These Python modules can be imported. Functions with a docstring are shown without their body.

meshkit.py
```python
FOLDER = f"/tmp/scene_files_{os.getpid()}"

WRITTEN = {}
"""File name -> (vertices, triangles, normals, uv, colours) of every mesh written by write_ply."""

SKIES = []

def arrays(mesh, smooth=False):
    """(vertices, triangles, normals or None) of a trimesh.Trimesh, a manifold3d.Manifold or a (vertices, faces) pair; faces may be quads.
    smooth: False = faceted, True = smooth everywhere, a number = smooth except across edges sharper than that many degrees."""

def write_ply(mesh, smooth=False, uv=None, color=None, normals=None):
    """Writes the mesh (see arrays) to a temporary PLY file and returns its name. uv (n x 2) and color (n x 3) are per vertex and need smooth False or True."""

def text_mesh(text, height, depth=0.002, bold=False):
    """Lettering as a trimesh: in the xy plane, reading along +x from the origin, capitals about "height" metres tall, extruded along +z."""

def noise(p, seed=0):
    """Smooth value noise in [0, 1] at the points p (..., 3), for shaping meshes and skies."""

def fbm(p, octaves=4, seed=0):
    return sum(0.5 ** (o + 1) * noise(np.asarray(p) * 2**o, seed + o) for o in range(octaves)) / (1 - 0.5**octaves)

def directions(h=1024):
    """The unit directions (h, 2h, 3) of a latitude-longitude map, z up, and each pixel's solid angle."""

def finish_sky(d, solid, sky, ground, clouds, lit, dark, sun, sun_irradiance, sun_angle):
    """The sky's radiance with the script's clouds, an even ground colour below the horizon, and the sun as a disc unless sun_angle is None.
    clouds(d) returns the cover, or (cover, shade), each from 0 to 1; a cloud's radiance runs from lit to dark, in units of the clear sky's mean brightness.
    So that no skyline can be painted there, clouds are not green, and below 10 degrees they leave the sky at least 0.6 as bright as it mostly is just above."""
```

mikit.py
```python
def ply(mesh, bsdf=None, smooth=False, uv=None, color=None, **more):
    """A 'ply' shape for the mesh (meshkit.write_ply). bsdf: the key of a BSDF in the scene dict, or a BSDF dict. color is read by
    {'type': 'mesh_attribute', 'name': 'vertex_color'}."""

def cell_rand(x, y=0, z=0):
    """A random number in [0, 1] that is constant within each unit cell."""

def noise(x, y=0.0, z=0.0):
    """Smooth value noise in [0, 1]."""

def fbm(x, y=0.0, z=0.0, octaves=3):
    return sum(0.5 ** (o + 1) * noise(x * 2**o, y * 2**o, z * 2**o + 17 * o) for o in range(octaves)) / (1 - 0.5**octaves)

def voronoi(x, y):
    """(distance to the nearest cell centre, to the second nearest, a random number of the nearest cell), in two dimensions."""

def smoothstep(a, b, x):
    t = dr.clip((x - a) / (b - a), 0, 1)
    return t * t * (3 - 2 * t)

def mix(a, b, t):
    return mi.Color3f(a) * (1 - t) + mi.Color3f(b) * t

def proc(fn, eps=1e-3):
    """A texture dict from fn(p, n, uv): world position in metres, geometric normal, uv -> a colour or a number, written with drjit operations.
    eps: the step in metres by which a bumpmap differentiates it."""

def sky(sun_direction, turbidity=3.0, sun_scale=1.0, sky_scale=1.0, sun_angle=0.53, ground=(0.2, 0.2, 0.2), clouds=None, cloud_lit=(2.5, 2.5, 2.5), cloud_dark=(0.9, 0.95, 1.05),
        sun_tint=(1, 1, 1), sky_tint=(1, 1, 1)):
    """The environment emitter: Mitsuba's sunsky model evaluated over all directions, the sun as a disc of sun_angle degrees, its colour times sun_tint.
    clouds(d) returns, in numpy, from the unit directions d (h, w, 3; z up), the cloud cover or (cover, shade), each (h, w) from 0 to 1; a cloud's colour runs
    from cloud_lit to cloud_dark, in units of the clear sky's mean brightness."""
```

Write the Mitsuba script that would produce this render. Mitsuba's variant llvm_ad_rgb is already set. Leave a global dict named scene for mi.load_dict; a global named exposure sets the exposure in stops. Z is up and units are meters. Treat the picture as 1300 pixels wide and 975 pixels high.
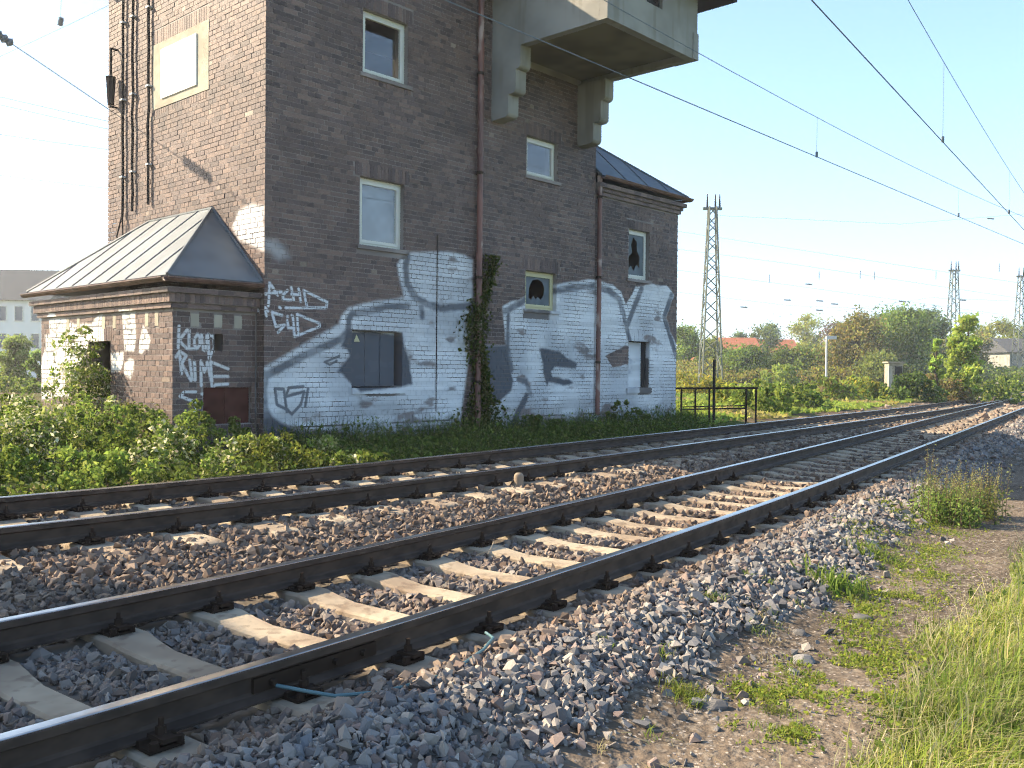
import math, numpy as np, trimesh, drjit as dr, mitsuba as mi, mikit, meshkit
from shapely.geometry import Polygon, box as sbox
from scipy.spatial import cKDTree, ConvexHull
from mikit import proc, noise, fbm, voronoi, smoothstep, mix, cell_rand
rng = np.random.default_rng(11)
T = mi.ScalarTransform4f
scene, labels = {}, {}
rad = math.radians

# ---------------------------------------------------------------- camera, sky, exposure
HC = 1.24
pitch, roll = math.atan(17.5 / 1170.0), rad(0.55)
fw = np.array([0, math.cos(pitch), -math.sin(pitch)]); up0 = np.array([0, math.sin(pitch), math.cos(pitch)])
UP = up0 * math.cos(roll) - np.array([1.0, 0, 0]) * math.sin(roll)
scene['camera'] = {'type': 'perspective', 'fov': math.degrees(2 * math.atan(650 / 1170.0)), 'fov_axis': 'x', 'near_clip': 0.05, 'far_clip': 6000.0,
                   'to_world': T().look_at(origin=[0, 0, HC], target=[0, float(fw[1]), HC + float(fw[2])], up=UP.tolist())}
SUN_AZ, SUN_EL = rad(79), rad(33)
SUN = np.array([-math.sin(SUN_AZ) * math.cos(SUN_EL), math.cos(SUN_AZ) * math.cos(SUN_EL), math.sin(SUN_EL)])
scene['sky'] = mikit.sky(SUN.tolist(), turbidity=4.0, sun_tint=(0.97, 1.0, 1.04))
exposure = 3.45

# ---------------------------------------------------------------- light haze
scene['haze_air'] = {'type': 'homogeneous', 'albedo': {'type': 'rgb', 'value': [0.95, 0.95, 0.95]}, 'sigma_t': 0.0010, 'phase': {'type': 'hg', 'g': 0.55}}
scene['haze'] = {'type': 'cube', 'to_world': T().translate([0, 900, 9.0]).scale([1500, 1500, 11.0]), 'bsdf': {'type': 'null'}, 'interior': {'type': 'ref', 'id': 'haze_air'}}
labels['haze'] = {'label': 'thin bright haze in the air', 'kind': 'stuff'}
scene['camera']['medium'] = {'type': 'ref', 'id': 'haze_air'}

# ---------------------------------------------------------------- materials
VC = {'type': 'mesh_attribute', 'name': 'vertex_color'}
def rgb(*c): return {'type': 'rgb', 'value': list(c)}
def two(b): return {'type': 'twosided', 'bsdf': b}
def pr(c, rough=0.7, **k): return two({'type': 'principled', 'base_color': c if isinstance(c, dict) else rgb(*c), 'roughness': rough, **k})
def tone(c, sc, amt, c2=None):
    c2 = c2 or tuple(x * (1 - amt) for x in c)
    return proc(lambda p, n, uv: mix(c, c2, smoothstep(0.25, 0.75, 0.6 * noise(p.x * sc, p.y * sc, p.z * sc) + 0.4 * noise(p.x * sc * 3.1, p.y * sc * 3.1, p.z * sc * 3.1))))
def mat(key, b): scene[key] = b; return key
U = np.array([math.sin(rad(42.5)), math.cos(rad(42.5)), 0.0]); V = np.array([-U[1], U[0], 0.0]); P0 = np.array([-3.671, 13.631, 0.0])
def w(u, v, z): return P0 + U * u + V * v + np.array([0, 0, z])
def uvof(p):
    x, y = p.x - float(P0[0]), p.y - float(P0[1])
    return x * float(U[0]) + y * float(U[1]), x * float(V[0]) + y * float(V[1])

GL=[(-0.09,0.39),(-0.16,0.68),(-0.16,0.91),(-0.11,1.11),(-0.0,1.25),(0.34,1.42),(0.9,1.72),(1.35,1.94),(1.41,2.09),(1.55,2.21),(1.98,2.34),(2.57,2.44),(2.71,2.48),(2.65,2.66),(2.58,2.81),(2.56,3.01),(2.67,3.15),(2.91,3.24),(3.55,3.32),(4.14,3.32),(4.34,3.24),(4.35,2.24),(4.28,1.66),(4.2,1.09),(4.09,0.52),(4.06,0.15),(3.22,0.12),(2.51,0.08),(1.52,0.12),(1.46,0.21),(0.92,0.29),(0.34,0.38)]
GR=[(5.13,2.43),(5.35,2.53),(5.7,2.63),(6.21,2.8),(6.74,2.98),(7.4,3.09),(8.02,3.19),(8.14,3.17),(8.7,3.11),(9.0,3.0),(9.18,2.71),(9.36,2.88),(9.57,3.14),(10.16,3.24),(10.81,3.25),(11.16,3.05),(10.76,2.51),(11.0,2.21),(11.29,1.84),(11.33,-0.13),(8.07,0.08),(6.62,0.06),(4.9,0.13),(4.74,0.8),(5.32,1.24),(5.2,1.98)]
DARK=[[(1.52,1.9),(1.68,1.84),(1.95,1.86),(2.68,1.84),(2.73,1.68),(2.84,1.34),(2.92,0.99),(2.69,0.94),(1.79,0.87),(1.66,0.95),(1.53,1.08),(1.33,1.2),(1.56,1.43),(1.51,1.54),(1.4,1.6),(1.48,1.74)],[(6.23,1.68),(6.45,1.67),(6.87,1.62),(7.15,1.48),(7.43,1.38),(7.38,1.29),(6.7,1.31),(6.6,1.23),(6.65,1.12),(7.15,1.06),(7.31,0.99),(7.16,0.94),(6.51,0.99),(6.46,0.92),(6.41,1.0),(6.33,1.31)],[(4.61,1.69),(5.27,1.7),(5.46,1.03),(5.41,0.85),(5.09,0.64),(4.89,0.6),(4.74,0.83),(4.53,1.26)],[(5.94,0.78),(5.85,0.6),(5.67,0.4),(5.58,0.1),(5.31,0.11),(5.49,0.36),(5.66,0.6),(5.84,0.81)],[(-0.01,0.51),(0.14,0.5),(0.48,0.33),(0.92,0.26),(1.48,0.13),(1.48,-0.11),(-0.06,-0.02)]]
HOLE=[(8.46,1.57),(9.17,1.8),(9.41,1.79),(9.45,1.41),(8.74,1.33)]
OUTL=[(-0.01,1.1,0.13,1.17,0.075),(0.13,1.17,0.76,1.45,0.075),(0.76,1.45,1.39,1.71,0.075),(1.39,1.7,1.55,1.85,0.07),(1.55,1.85,1.55,2.03,0.07),(1.55,2.03,1.62,2.13,0.07),(1.62,2.13,1.79,2.15,0.07),(1.79,2.15,2.3,2.27,0.07),(2.3,2.27,2.8,2.32,0.07),(2.77,3.16,2.74,2.94,0.075),(2.74,2.94,2.79,2.68,0.075),(2.79,2.68,2.94,2.49,0.075),(2.94,2.49,3.21,2.36,0.075),(3.21,2.36,3.66,2.33,0.075),(3.66,2.33,4.11,2.37,0.075),(4.11,2.37,4.37,2.41,0.075),(3.1,2.31,3.12,2.14,0.06),(0.0,1.11,-0.04,0.91,0.1),(-0.04,0.91,0.0,0.68,0.1),(0.0,0.68,0.1,0.44,0.1)]
OUTR=[(5.19,2.33,5.52,2.48,0.075),(5.52,2.48,5.91,2.66,0.075),(5.91,2.66,6.33,2.78,0.075),(6.33,2.78,6.82,2.86,0.075),(6.82,2.86,7.33,2.96,0.075),(7.33,2.96,7.97,3.04,0.075),(8.25,3.03,8.62,2.97,0.09),(8.62,2.97,8.94,2.82,0.09),(8.94,2.82,9.13,2.48,0.09),(9.13,2.48,9.28,2.14,0.09),(9.28,2.14,9.38,1.85,0.09),(9.28,2.28,9.51,2.68,0.09),(9.51,2.68,9.81,3.12,0.09),(11.02,3.02,10.73,2.51,0.09),(10.73,2.51,10.97,2.11,0.09),(10.97,2.11,11.26,1.62,0.09),(5.61,1.06,5.84,1.03,0.07),(5.84,1.03,5.98,0.78,0.07),(5.3,2.29,5.29,1.69,0.06),(5.29,1.69,5.43,1.24,0.06)]
SCRIB=[(0.19,0.93,0.23,0.69,0.025),(0.23,0.69,0.41,0.61,0.025),(0.41,0.61,0.49,0.54,0.025),(0.49,0.54,0.65,0.68,0.025),(0.65,0.68,0.71,0.88,0.025),(0.71,0.88,0.38,0.81,0.025),(0.38,0.81,0.43,0.94,0.025),(0.43,0.94,0.69,0.96,0.025),(0.35,0.89,0.4,0.58,0.025),(0.19,0.93,0.34,0.92,0.025),(0.78,0.92,0.73,0.66,0.025),(1.09,1.34,1.37,1.44,0.02),(1.09,1.34,1.18,1.3,0.02),(1.18,1.3,1.32,1.36,0.02)]
TXT=[(0.09,2.5,0.07,2.16,0.022),(0.09,2.5,0.23,2.33,0.022),(0.01,2.33,0.29,2.38,0.022),(0.4,2.41,0.32,2.34,0.022),(0.32,2.34,0.32,2.27,0.022),(0.32,2.27,0.46,2.27,0.022),(0.47,2.46,0.51,2.27,0.022),(0.6,2.45,0.64,2.26,0.022),(0.47,2.36,0.62,2.36,0.022),(0.69,2.43,0.75,2.19,0.022),(0.69,2.43,1.13,2.28,0.022),(1.13,2.28,1.11,2.19,0.022),(1.11,2.19,0.37,2.15,0.022),(0.26,2.15,0.28,2.14,0.022),(-0.01,2.1,0.04,2.01,0.022),(0.02,2.13,0.06,2.08,0.022),(0.31,2.03,0.13,2.07,0.022),(0.13,2.07,0.2,1.86,0.022),(0.2,1.86,0.36,1.89,0.022),(0.36,1.89,0.24,1.77,0.022),(0.4,1.96,0.42,1.85,0.022),(0.42,1.85,0.52,1.85,0.022),(0.5,2.01,0.53,1.72,0.022),(0.4,2.02,0.41,2.02,0.022),(0.48,2.04,0.49,2.03,0.022),(0.57,2.06,0.6,1.76,0.022),(0.57,2.06,0.99,1.94,0.022),(0.99,1.94,0.99,1.89,0.022),(0.99,1.89,0.54,1.72,0.022)]
TXTA=[(-1.23,1.81,-1.24,1.51,0.022),(-1.11,1.76,-1.23,1.61,0.022),(-1.23,1.61,-1.11,1.5,0.022),(-1.08,1.76,-1.08,1.5,0.022),(-1.08,1.5,-1.0,1.5,0.022),(-0.95,1.71,-1.0,1.64,0.022),(-1.0,1.64,-1.0,1.56,0.022),(-1.0,1.56,-0.96,1.5,0.022),(-0.96,1.5,-0.91,1.57,0.022),(-0.91,1.57,-0.92,1.67,0.022),(-0.92,1.67,-0.95,1.71,0.022),(-0.89,1.7,-0.87,1.49,0.022),(-0.87,1.49,-0.83,1.48,0.022),(-0.83,1.48,-0.81,1.69,0.022),(-0.79,1.71,-0.77,1.37,0.022),(-0.79,1.71,-0.7,1.68,0.022),(-0.7,1.68,-0.69,1.52,0.022),(-0.69,1.52,-0.77,1.37,0.022),(-1.27,1.38,-1.22,1.46,0.022),(-1.22,1.46,-1.19,1.15,0.022),(-1.22,1.46,-1.12,1.4,0.022),(-1.12,1.4,-1.19,1.29,0.022),(-1.19,1.29,-1.05,1.05,0.022),(-1.07,1.34,-1.03,1.07,0.022),(-1.03,1.07,-0.98,1.06,0.022),(-0.98,1.06,-1.0,1.32,0.022),(-0.9,1.33,-0.89,0.98,0.022),(-0.9,1.33,-0.84,1.17,0.022),(-0.84,1.17,-0.8,1.32,0.022),(-0.8,1.32,-0.74,1.05,0.022),(-0.75,1.33,-0.72,0.94,0.022),(-0.75,1.32,-0.47,1.22,0.022),(-0.71,1.11,-0.47,1.11,0.022),(-0.72,0.94,-0.67,0.99,0.022),(-0.67,0.99,-0.47,1.0,0.022),(-0.76,0.85,-0.88,0.86,0.022),(-0.98,0.89,-1.15,0.89,0.022),(-1.15,0.89,-1.21,0.83,0.022),(-1.21,0.83,-0.96,0.74,0.022),(-0.96,0.74,-0.97,0.66,0.022),(-0.97,0.66,-1.03,0.58,0.022)]
AW=[[(4.82,1.05),(4.82,1.38),(4.66,1.59),(4.69,1.76),(4.48,1.77),(4.48,2.0),(4.38,2.14),(4.13,2.11),(4.05,2.03),(3.85,2.01),(3.47,1.9),(3.09,1.9),(2.82,1.89),(2.43,2.07),(2.39,1.94),(2.38,1.62),(2.96,1.61),(3.09,1.34),(3.37,1.22),(3.37,1.03),(3.65,0.74),(4.82,0.65)],[(1.74,2.08),(1.31,2.07),(1.31,1.64),(1.38,1.48),(1.68,1.49)],[(1.08,1.83),(0.95,1.76),(0.86,1.63),(0.93,1.5),(1.02,1.51),(1.12,1.44),(1.23,1.46),(1.19,1.62)],[(2.13,1.45),(1.72,1.47),(1.7,1.3),(1.8,1.16),(2.09,1.14)],[(1.52,1.37),(1.38,1.34),(1.36,1.18),(1.48,1.06),(1.66,1.12),(1.68,1.28)]]
AL=[(4.66,1.76,4.63,1.48,0.02),(4.63,1.48,4.4,1.48,0.02),(4.4,1.48,4.1,1.54,0.02),(4.19,0.81,4.14,1.1,0.02),(4.14,1.1,3.8,1.18,0.02),(3.8,1.94,3.8,1.48,0.02),(4.05,1.97,4.25,1.81,0.02),(4.25,1.81,4.4,1.85,0.02),(1.64,2.03,1.49,2.01,0.02),(1.49,2.01,1.49,1.95,0.02),(1.49,1.95,1.64,1.93,0.02),(1.6,1.9,1.48,1.88,0.02),(1.48,1.88,1.56,1.86,0.02),(1.64,1.81,1.41,1.77,0.02),(3.9,1.14,3.92,0.86,0.02),(3.92,0.86,3.56,0.94,0.02)]
SPOT=[(0.87,3.38),(0.72,3.63),(0.39,3.7),(0.03,3.62),(0.02,2.97),(0.3,3.07),(0.71,3.21)]
SPOT2=[(-0.01,3.14),(0.19,3.13),(0.35,3.04),(0.44,2.93),(0.26,2.86),(0.0,3.01)]
def sd_poly(x, y, pts):
    d, s = mi.Float(1e9), mi.Float(1.0)
    for (ax, ay), (bx, by) in zip(pts, pts[1:] + pts[:1]):
        ex, ey = bx - ax, by - ay
        wx, wy = x - ax, y - ay
        t = dr.clip((wx * ex + wy * ey) / max(ex * ex + ey * ey, 1e-9), 0, 1)
        d = dr.minimum(d, dr.square(wx - ex * t) + dr.square(wy - ey * t))
        c1, c2, c3 = y >= ay, y < by, ex * wy > ey * wx
        s = dr.select((c1 & c2 & c3) | (~c1 & ~c2 & ~c3), -s, s)
    return s * dr.sqrt(d)
def sd_seg(x, y, segs):
    d = mi.Float(1e9)
    for ax, ay, bx, by, r in segs:
        ex, ey = bx - ax, by - ay
        wx, wy = x - ax, y - ay
        t = dr.clip((wx * ex + wy * ey) / max(ex * ex + ey * ey, 1e-9), 0, 1)
        d = dr.minimum(d, dr.sqrt(dr.square(wx - ex * t) + dr.square(wy - ey * t)) - r)
    return d
def ins(d, soft): return 1 - smoothstep(-soft, soft, d)
WHITE, DARKP, BLUE = (0.68, 0.695, 0.70), (0.075, 0.085, 0.105), (0.11, 0.122, 0.145)
def paint(p, n):
    """(cover, colour) of the spray paint on the walls at the point p."""
    u, v = uvof(p); z = p.z
    ends = dr.abs(n.x * float(U[0]) + n.y * float(U[1])) > 0.7
    f = (v > -0.06) & (v < 0.3) & (u > -0.02) & ~(ends & (u < 0.05))
    j = 0.05 * (fbm(u * 5, z * 5, 3.0, 3) - 0.5)
    x, y = u + j, z + j
    body = dr.maximum(ins(sd_poly(x, y, GL), 0.045), ins(sd_poly(x, y, GR), 0.03))
    wear = smoothstep(0.30, 0.46, fbm(u * 2.1, z * 4.5, 7.0, 4) + 0.13 * smoothstep(0.35, 0.8, z))
    body = body * (0.25 + 0.75 * wear)
    hole = ins(sd_poly(x, y, HOLE), 0.02)
    body = body * (1 - hole)
    dk = mi.Float(0)
    for q in DARK: dk = dr.maximum(dk, ins(sd_poly(x, y, q), 0.035))
    ol = ins(dr.minimum(sd_seg(x, y, OUTL), sd_seg(x, y, OUTR)) + 0.012, 0.035) * (0.72 + 0.28 * smoothstep(0.3, 0.55, fbm(u * 3.1, z * 6.0, 5.0, 2)))
    sc = ins(sd_seg(u, z, SCRIB), 0.012)
    tx = ins(sd_seg(u, z, TXT), 0.012)
    tone_ = fbm(u * 1.3, z * 1.3, 1.0, 3)
    white = mix(WHITE, (0.48, 0.50, 0.52), smoothstep(0.3, 0.7, tone_)); white = white * (0.82 + 0.3 * noise(u * 0.9, z * 14, 2.0)); white = mix(white, (0.24, 0.24, 0.24), 0.55 * smoothstep(0.9, 0.35, z) * smoothstep(0.35, 0.65, fbm(u * 1.7, z * 3, 9.0, 3)))
    col = mix(white, BLUE, ol * 0.95); col = mix(col, DARKP, dr.maximum(dk, sc * 0.85)); col = mix(col, (0.62, 0.64, 0.66), tx)
    cov = dr.maximum(dr.maximum(body, tx), dr.maximum(dk * 0.97, ol * 0.92))
    sp2 = ins(sd_poly(x, y, SPOT2), 0.09) * 0.55
    col = mix(col, (0.6, 0.62, 0.64), sp2); cov = dr.maximum(cov, sp2)
    # the end wall of the tower and the low annex
    sd = ends & (u > -0.06) & (u < 0.05)
    s1 = ins(sd_poly(v + j * 2, z + j * 2, SPOT), 0.06)
    fa = (v > 0.1) & (v < 0.3) & (u <= -0.02) & ~ends
    a1 = ins(sd_seg(u, z, TXTA), 0.012)
    la = ends & (u < -1.2)
    a2 = mi.Float(0)
    for q in AW: a2 = dr.maximum(a2, ins(sd_poly(v + j * 1.5, z + j * 1.5, q), 0.03))
    l2 = ins(sd_seg(v, z, AL), 0.012)
    cov = dr.select(f, cov, dr.select(la, a2, dr.select(fa, a1, dr.select(sd, s1, 0))))
    col = dr.select(mi.Bool(f), col, dr.select(mi.Bool(la), mix((0.62, 0.62, 0.6), (0.2, 0.2, 0.2), l2 * 0.8), mi.Color3f(0.62, 0.62, 0.62)))
    return cov, col
def masonry_fn(p, n, uv):
    """uv.x >= 0: a brick (uv.x its brightness, uv.y its hue); uv.x near -1: mortar; near -2: boards."""
    cov, pc = paint(p, n); u, v = uvof(p)
    grain = noise(p.x * 55, p.y * 55, p.z * 55); big = noise(p.x * 2.1, p.y * 2.1, p.z * 2.1)
    b = mix((0.112, 0.080, 0.078), (0.172, 0.117, 0.098), dr.clip(uv.y, 0, 1)); b = mix(b, (0.31, 0.25, 0.20), dr.clip(uv.y - 1, 0, 1)) * uv.x * (0.8 + 0.4 * grain)
    mo = mix(mix((0.25, 0.22, 0.205), (0.165, 0.142, 0.132), smoothstep(0.25, 0.8, big)), (0.10, 0.095, 0.095), cov * 0.8); wd = mix((0.34, 0.38, 0.43), (0.24, 0.27, 0.31), grain)
    brick_, board = mi.Bool(uv.x >= 0), mi.Bool(uv.x < -1.5)
    base = dr.select(brick_, b, dr.select(board, wd, mo))
    k = dr.select(brick_ | board, 1.0, smoothstep(0.45, 0.62, fbm(u * 2.2 + 5, p.z * 2.2, 2.0, 2)) * 0.8)
    return mix(base, pc, cov * k)
mat('masonry', two({'type': 'principled', 'base_color': proc(masonry_fn), 'roughness': 0.65, 'specular': 0.35}))
UVC = {'mortar': -1.0, 'painted_wood': -2.0}
def concrete_fn(p, n, uv):
    f = fbm(p.x * 1.5, p.y * 1.5, p.z * 1.5, 5); streak = fbm(p.x * 7, p.y * 7, p.z * 0.6, 3)
    c = mix((0.32, 0.315, 0.285), (0.24, 0.236, 0.215), smoothstep(0.3, 0.7, f))
    return mix(c, (0.20, 0.19, 0.155), 0.55 * smoothstep(0.52, 0.72, streak))
mat('concrete', two({'type': 'diffuse', 'reflectance': proc(concrete_fn)}))
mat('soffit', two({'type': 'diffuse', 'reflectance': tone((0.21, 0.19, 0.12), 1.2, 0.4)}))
mat('render_stone', two({'type': 'diffuse', 'reflectance': tone((0.46, 0.42, 0.34), 3.0, 0.2)}))
mat('sleeper_concrete', two({'type': 'bumpmap', 'scale': 0.004, 'arbitrary': proc(lambda p, n, uv: fbm(p.x * 60, p.y * 60, p.z * 60, 3)),
    'bsdf': {'type': 'diffuse', 'reflectance': proc(lambda p, n, uv: mix(mix((0.40, 0.34, 0.255), (0.27, 0.215, 0.16), smoothstep(0.3, 0.75, fbm(p.x * 3, p.y * 3, 1.0, 4))), (0.16, 0.12, 0.09), 0.6 * smoothstep(0.55, 0.8, fbm(p.x * 14, p.y * 14, 4.0, 3))))}}))
mat('rail_rust', two({'type': 'principled', 'base_color': proc(lambda p, n, uv: mix((0.072, 0.050, 0.037), (0.042, 0.030, 0.023), smoothstep(0.3, 0.7, fbm(p.x * 9, p.y * 9, p.z * 14, 4)))), 'roughness': 0.7, 'specular': 0.2}))
mat('rail_steel', pr(tone((0.55, 0.54, 0.52), 8.0, 0.25), 0.24, metallic=1.0))
mat('rusty_iron', two({'type': 'diffuse', 'reflectance': rgb(0.04, 0.028, 0.021)}))
mat('zinc', two({'type': 'principled', 'base_color': tone((0.118, 0.14, 0.158), 1.6, 0.25), 'roughness': 0.6, 'metallic': 0.1}))
mat('dark_zinc', two({'type': 'principled', 'base_color': tone((0.085, 0.10, 0.115), 1.6, 0.25), 'roughness': 0.5, 'metallic': 0.1}))
mat('gutter_brown', two({'type': 'principled', 'base_color': tone((0.15, 0.085, 0.07), 5.0, 0.4), 'roughness': 0.55}))
mat('pipe_red', two({'type': 'principled', 'base_color': proc(lambda p, n, uv: mix(mix((0.20, 0.085, 0.065), (0.12, 0.055, 0.045), smoothstep(0.35, 0.65, fbm(p.x * 3, p.y * 3, p.z * 1.2, 4))), (0.36, 0.27, 0.23), smoothstep(0.6, 0.72, fbm(p.x * 4, p.y * 4, p.z * 1.7 + 9, 3)))), 'roughness': 0.5}))
mat('frame_white', pr(rgb(0.60, 0.60, 0.53), 0.45))
mat('frame_yellow', pr(rgb(0.50, 0.46, 0.26), 0.5))
mat('panel_white', pr((0.8, 0.8, 0.78), 0.5))
mat('glass', {'type': 'thindielectric', 'int_ior': 1.62})
mat('blind', two({'type': 'diffuse', 'reflectance': tone((0.17, 0.20, 0.22), 2.5, 0.35)}))
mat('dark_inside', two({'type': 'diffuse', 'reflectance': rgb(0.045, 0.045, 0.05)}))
mat('red_paint', two({'type': 'diffuse', 'reflectance': tone((0.10, 0.036, 0.032), 3.0, 0.45)}))
mat('black_iron', two({'type': 'diffuse', 'reflectance': rgb(0.045, 0.04, 0.038)}))
mat('wire_metal', two({'type': 'diffuse', 'reflectance': rgb(0.16, 0.19, 0.22)}))
mat('mast_paint', pr(rgb(0.10, 0.115, 0.095), 0.8))
mat('wood_grey', two({'type': 'diffuse', 'reflectance': tone((0.36, 0.31, 0.24), 6.0, 0.35)}))
mat('grey_metal', pr((0.42, 0.44, 0.45), 0.5))
mat('cable_blue', pr((0.07, 0.14, 0.155), 0.5))
mat('plaster', two({'type': 'diffuse', 'reflectance': rgb(0.68, 0.70, 0.70)}))
mat('roof_tile_dark', two({'type': 'diffuse', 'reflectance': rgb(0.085, 0.088, 0.095)}))
mat('roof_tile_red', two({'type': 'diffuse', 'reflectance': rgb(0.33, 0.13, 0.08)}))
mat('far_glass', pr((0.08, 0.10, 0.13), 0.2))
mat('bark', two({'type': 'diffuse', 'reflectance': rgb(0.10, 0.075, 0.055)}))
mat('ground_soil', two({'type': 'bumpmap', 'scale': 0.03, 'arbitrary': proc(lambda p, n, uv: fbm(p.x * 9, p.y * 9, 0.0, 4)), 'bsdf': {'type': 'diffuse', 'reflectance': VC}}))
def path_fn(p, n, uv):
    a, b = fbm(p.x * 1.7, p.y * 1.7, 0.0, 4), fbm(p.x * 38, p.y * 38, 3.0, 3)
    d1, d2, r = voronoi(p.x * 42, p.y * 42)
    c = mix((0.15, 0.12, 0.092), (0.095, 0.077, 0.060), smoothstep(0.35, 0.65, a))
    c = mix(c, (0.22, 0.19, 0.155), smoothstep(0.45, 0.75, b) * 0.7)
    return mix(c, (0.36, 0.32, 0.28), dr.select(r > 0.86, 1 - smoothstep(0.2, 0.4, d1), 0) * 0.8)
mat('path_dirt', two({'type': 'bumpmap', 'scale': 0.02, 'arbitrary': proc(lambda p, n, uv: fbm(p.x * 25, p.y * 25, 0.0, 4)), 'bsdf': {'type': 'diffuse', 'reflectance': proc(path_fn)}}))
mat('stone', two({'type': 'diffuse', 'reflectance': VC}))
mat('leaf', {'type': 'principledthin', 'base_color': VC, 'roughness': 0.5, 'diff_trans': 1.0, 'spec_trans': 0.0, 'eta': 1.35})

# ---------------------------------------------------------------- helpers
seen = {}
def key(name):
    n = seen.get(name, -1) + 1; seen[name] = n
    return name if n == 0 else f'{name}_{n:03d}'
def put(name, mesh, bsdf, label=None, cat=None, group=None, kind=None, smooth=False, color=None, to_world=None, uv=None):
    k = key(name)
    d = mply(mesh, bsdf, smooth, color, uv)
    if to_world is not None: d['to_world'] = to_world
    scene[k] = d; tag(k, label, cat, group, kind)
    return k
def mply(mesh, bsdf, smooth=False, color=None, uv=None):
    if bsdf in UVC: return mikit.ply(mesh, 'masonry', uv=np.tile([UVC[bsdf], 0.0], (len(mesh.vertices), 1)))
    return mikit.ply(mesh, bsdf, smooth=smooth, color=color, uv=uv)
def tag(k, label=None, cat=None, group=None, kind=None):
    e = {a: b for a, b in (('label', label), ('category', cat), ('group', group), ('kind', kind)) if b}
    if e: labels[k] = e
def thing(name, label, cat, group=None): k = key(name); tag(k, label, cat, group); return k
def cat_(ms): return trimesh.util.concatenate(ms)
def obox(o, a, b, c):
    """A box from the corner o along the three edge vectors."""
    o, a, b, c = (np.asarray(x, float) for x in (o, a, b, c))
    v = np.array([o + a * i + b * j + c * k for k in (0, 1) for j in (0, 1) for i in (0, 1)])
    f = np.array([[0, 2, 3], [0, 3, 1], [4, 5, 7], [4, 7, 6], [0, 1, 5], [0, 5, 4], [2, 6, 7], [2, 7, 3], [0, 4, 6], [0, 6, 2], [1, 3, 7], [1, 7, 5]])
    if np.dot(np.cross(a, b), c) < 0: f = f[:, ::-1]
    return trimesh.Trimesh(v, f, process=False)
def bb(u0, u1, v0, v1, z0, z1): return obox(w(u0, v0, z0), U * (u1 - u0), V * (v1 - v0), [0, 0, z1 - z0])
def wbox(x0, x1, y0, y1, z0, z1): return obox([x0, y0, z0], [x1 - x0, 0, 0], [0, y1 - y0, 0], [0, 0, z1 - z0])
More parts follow.
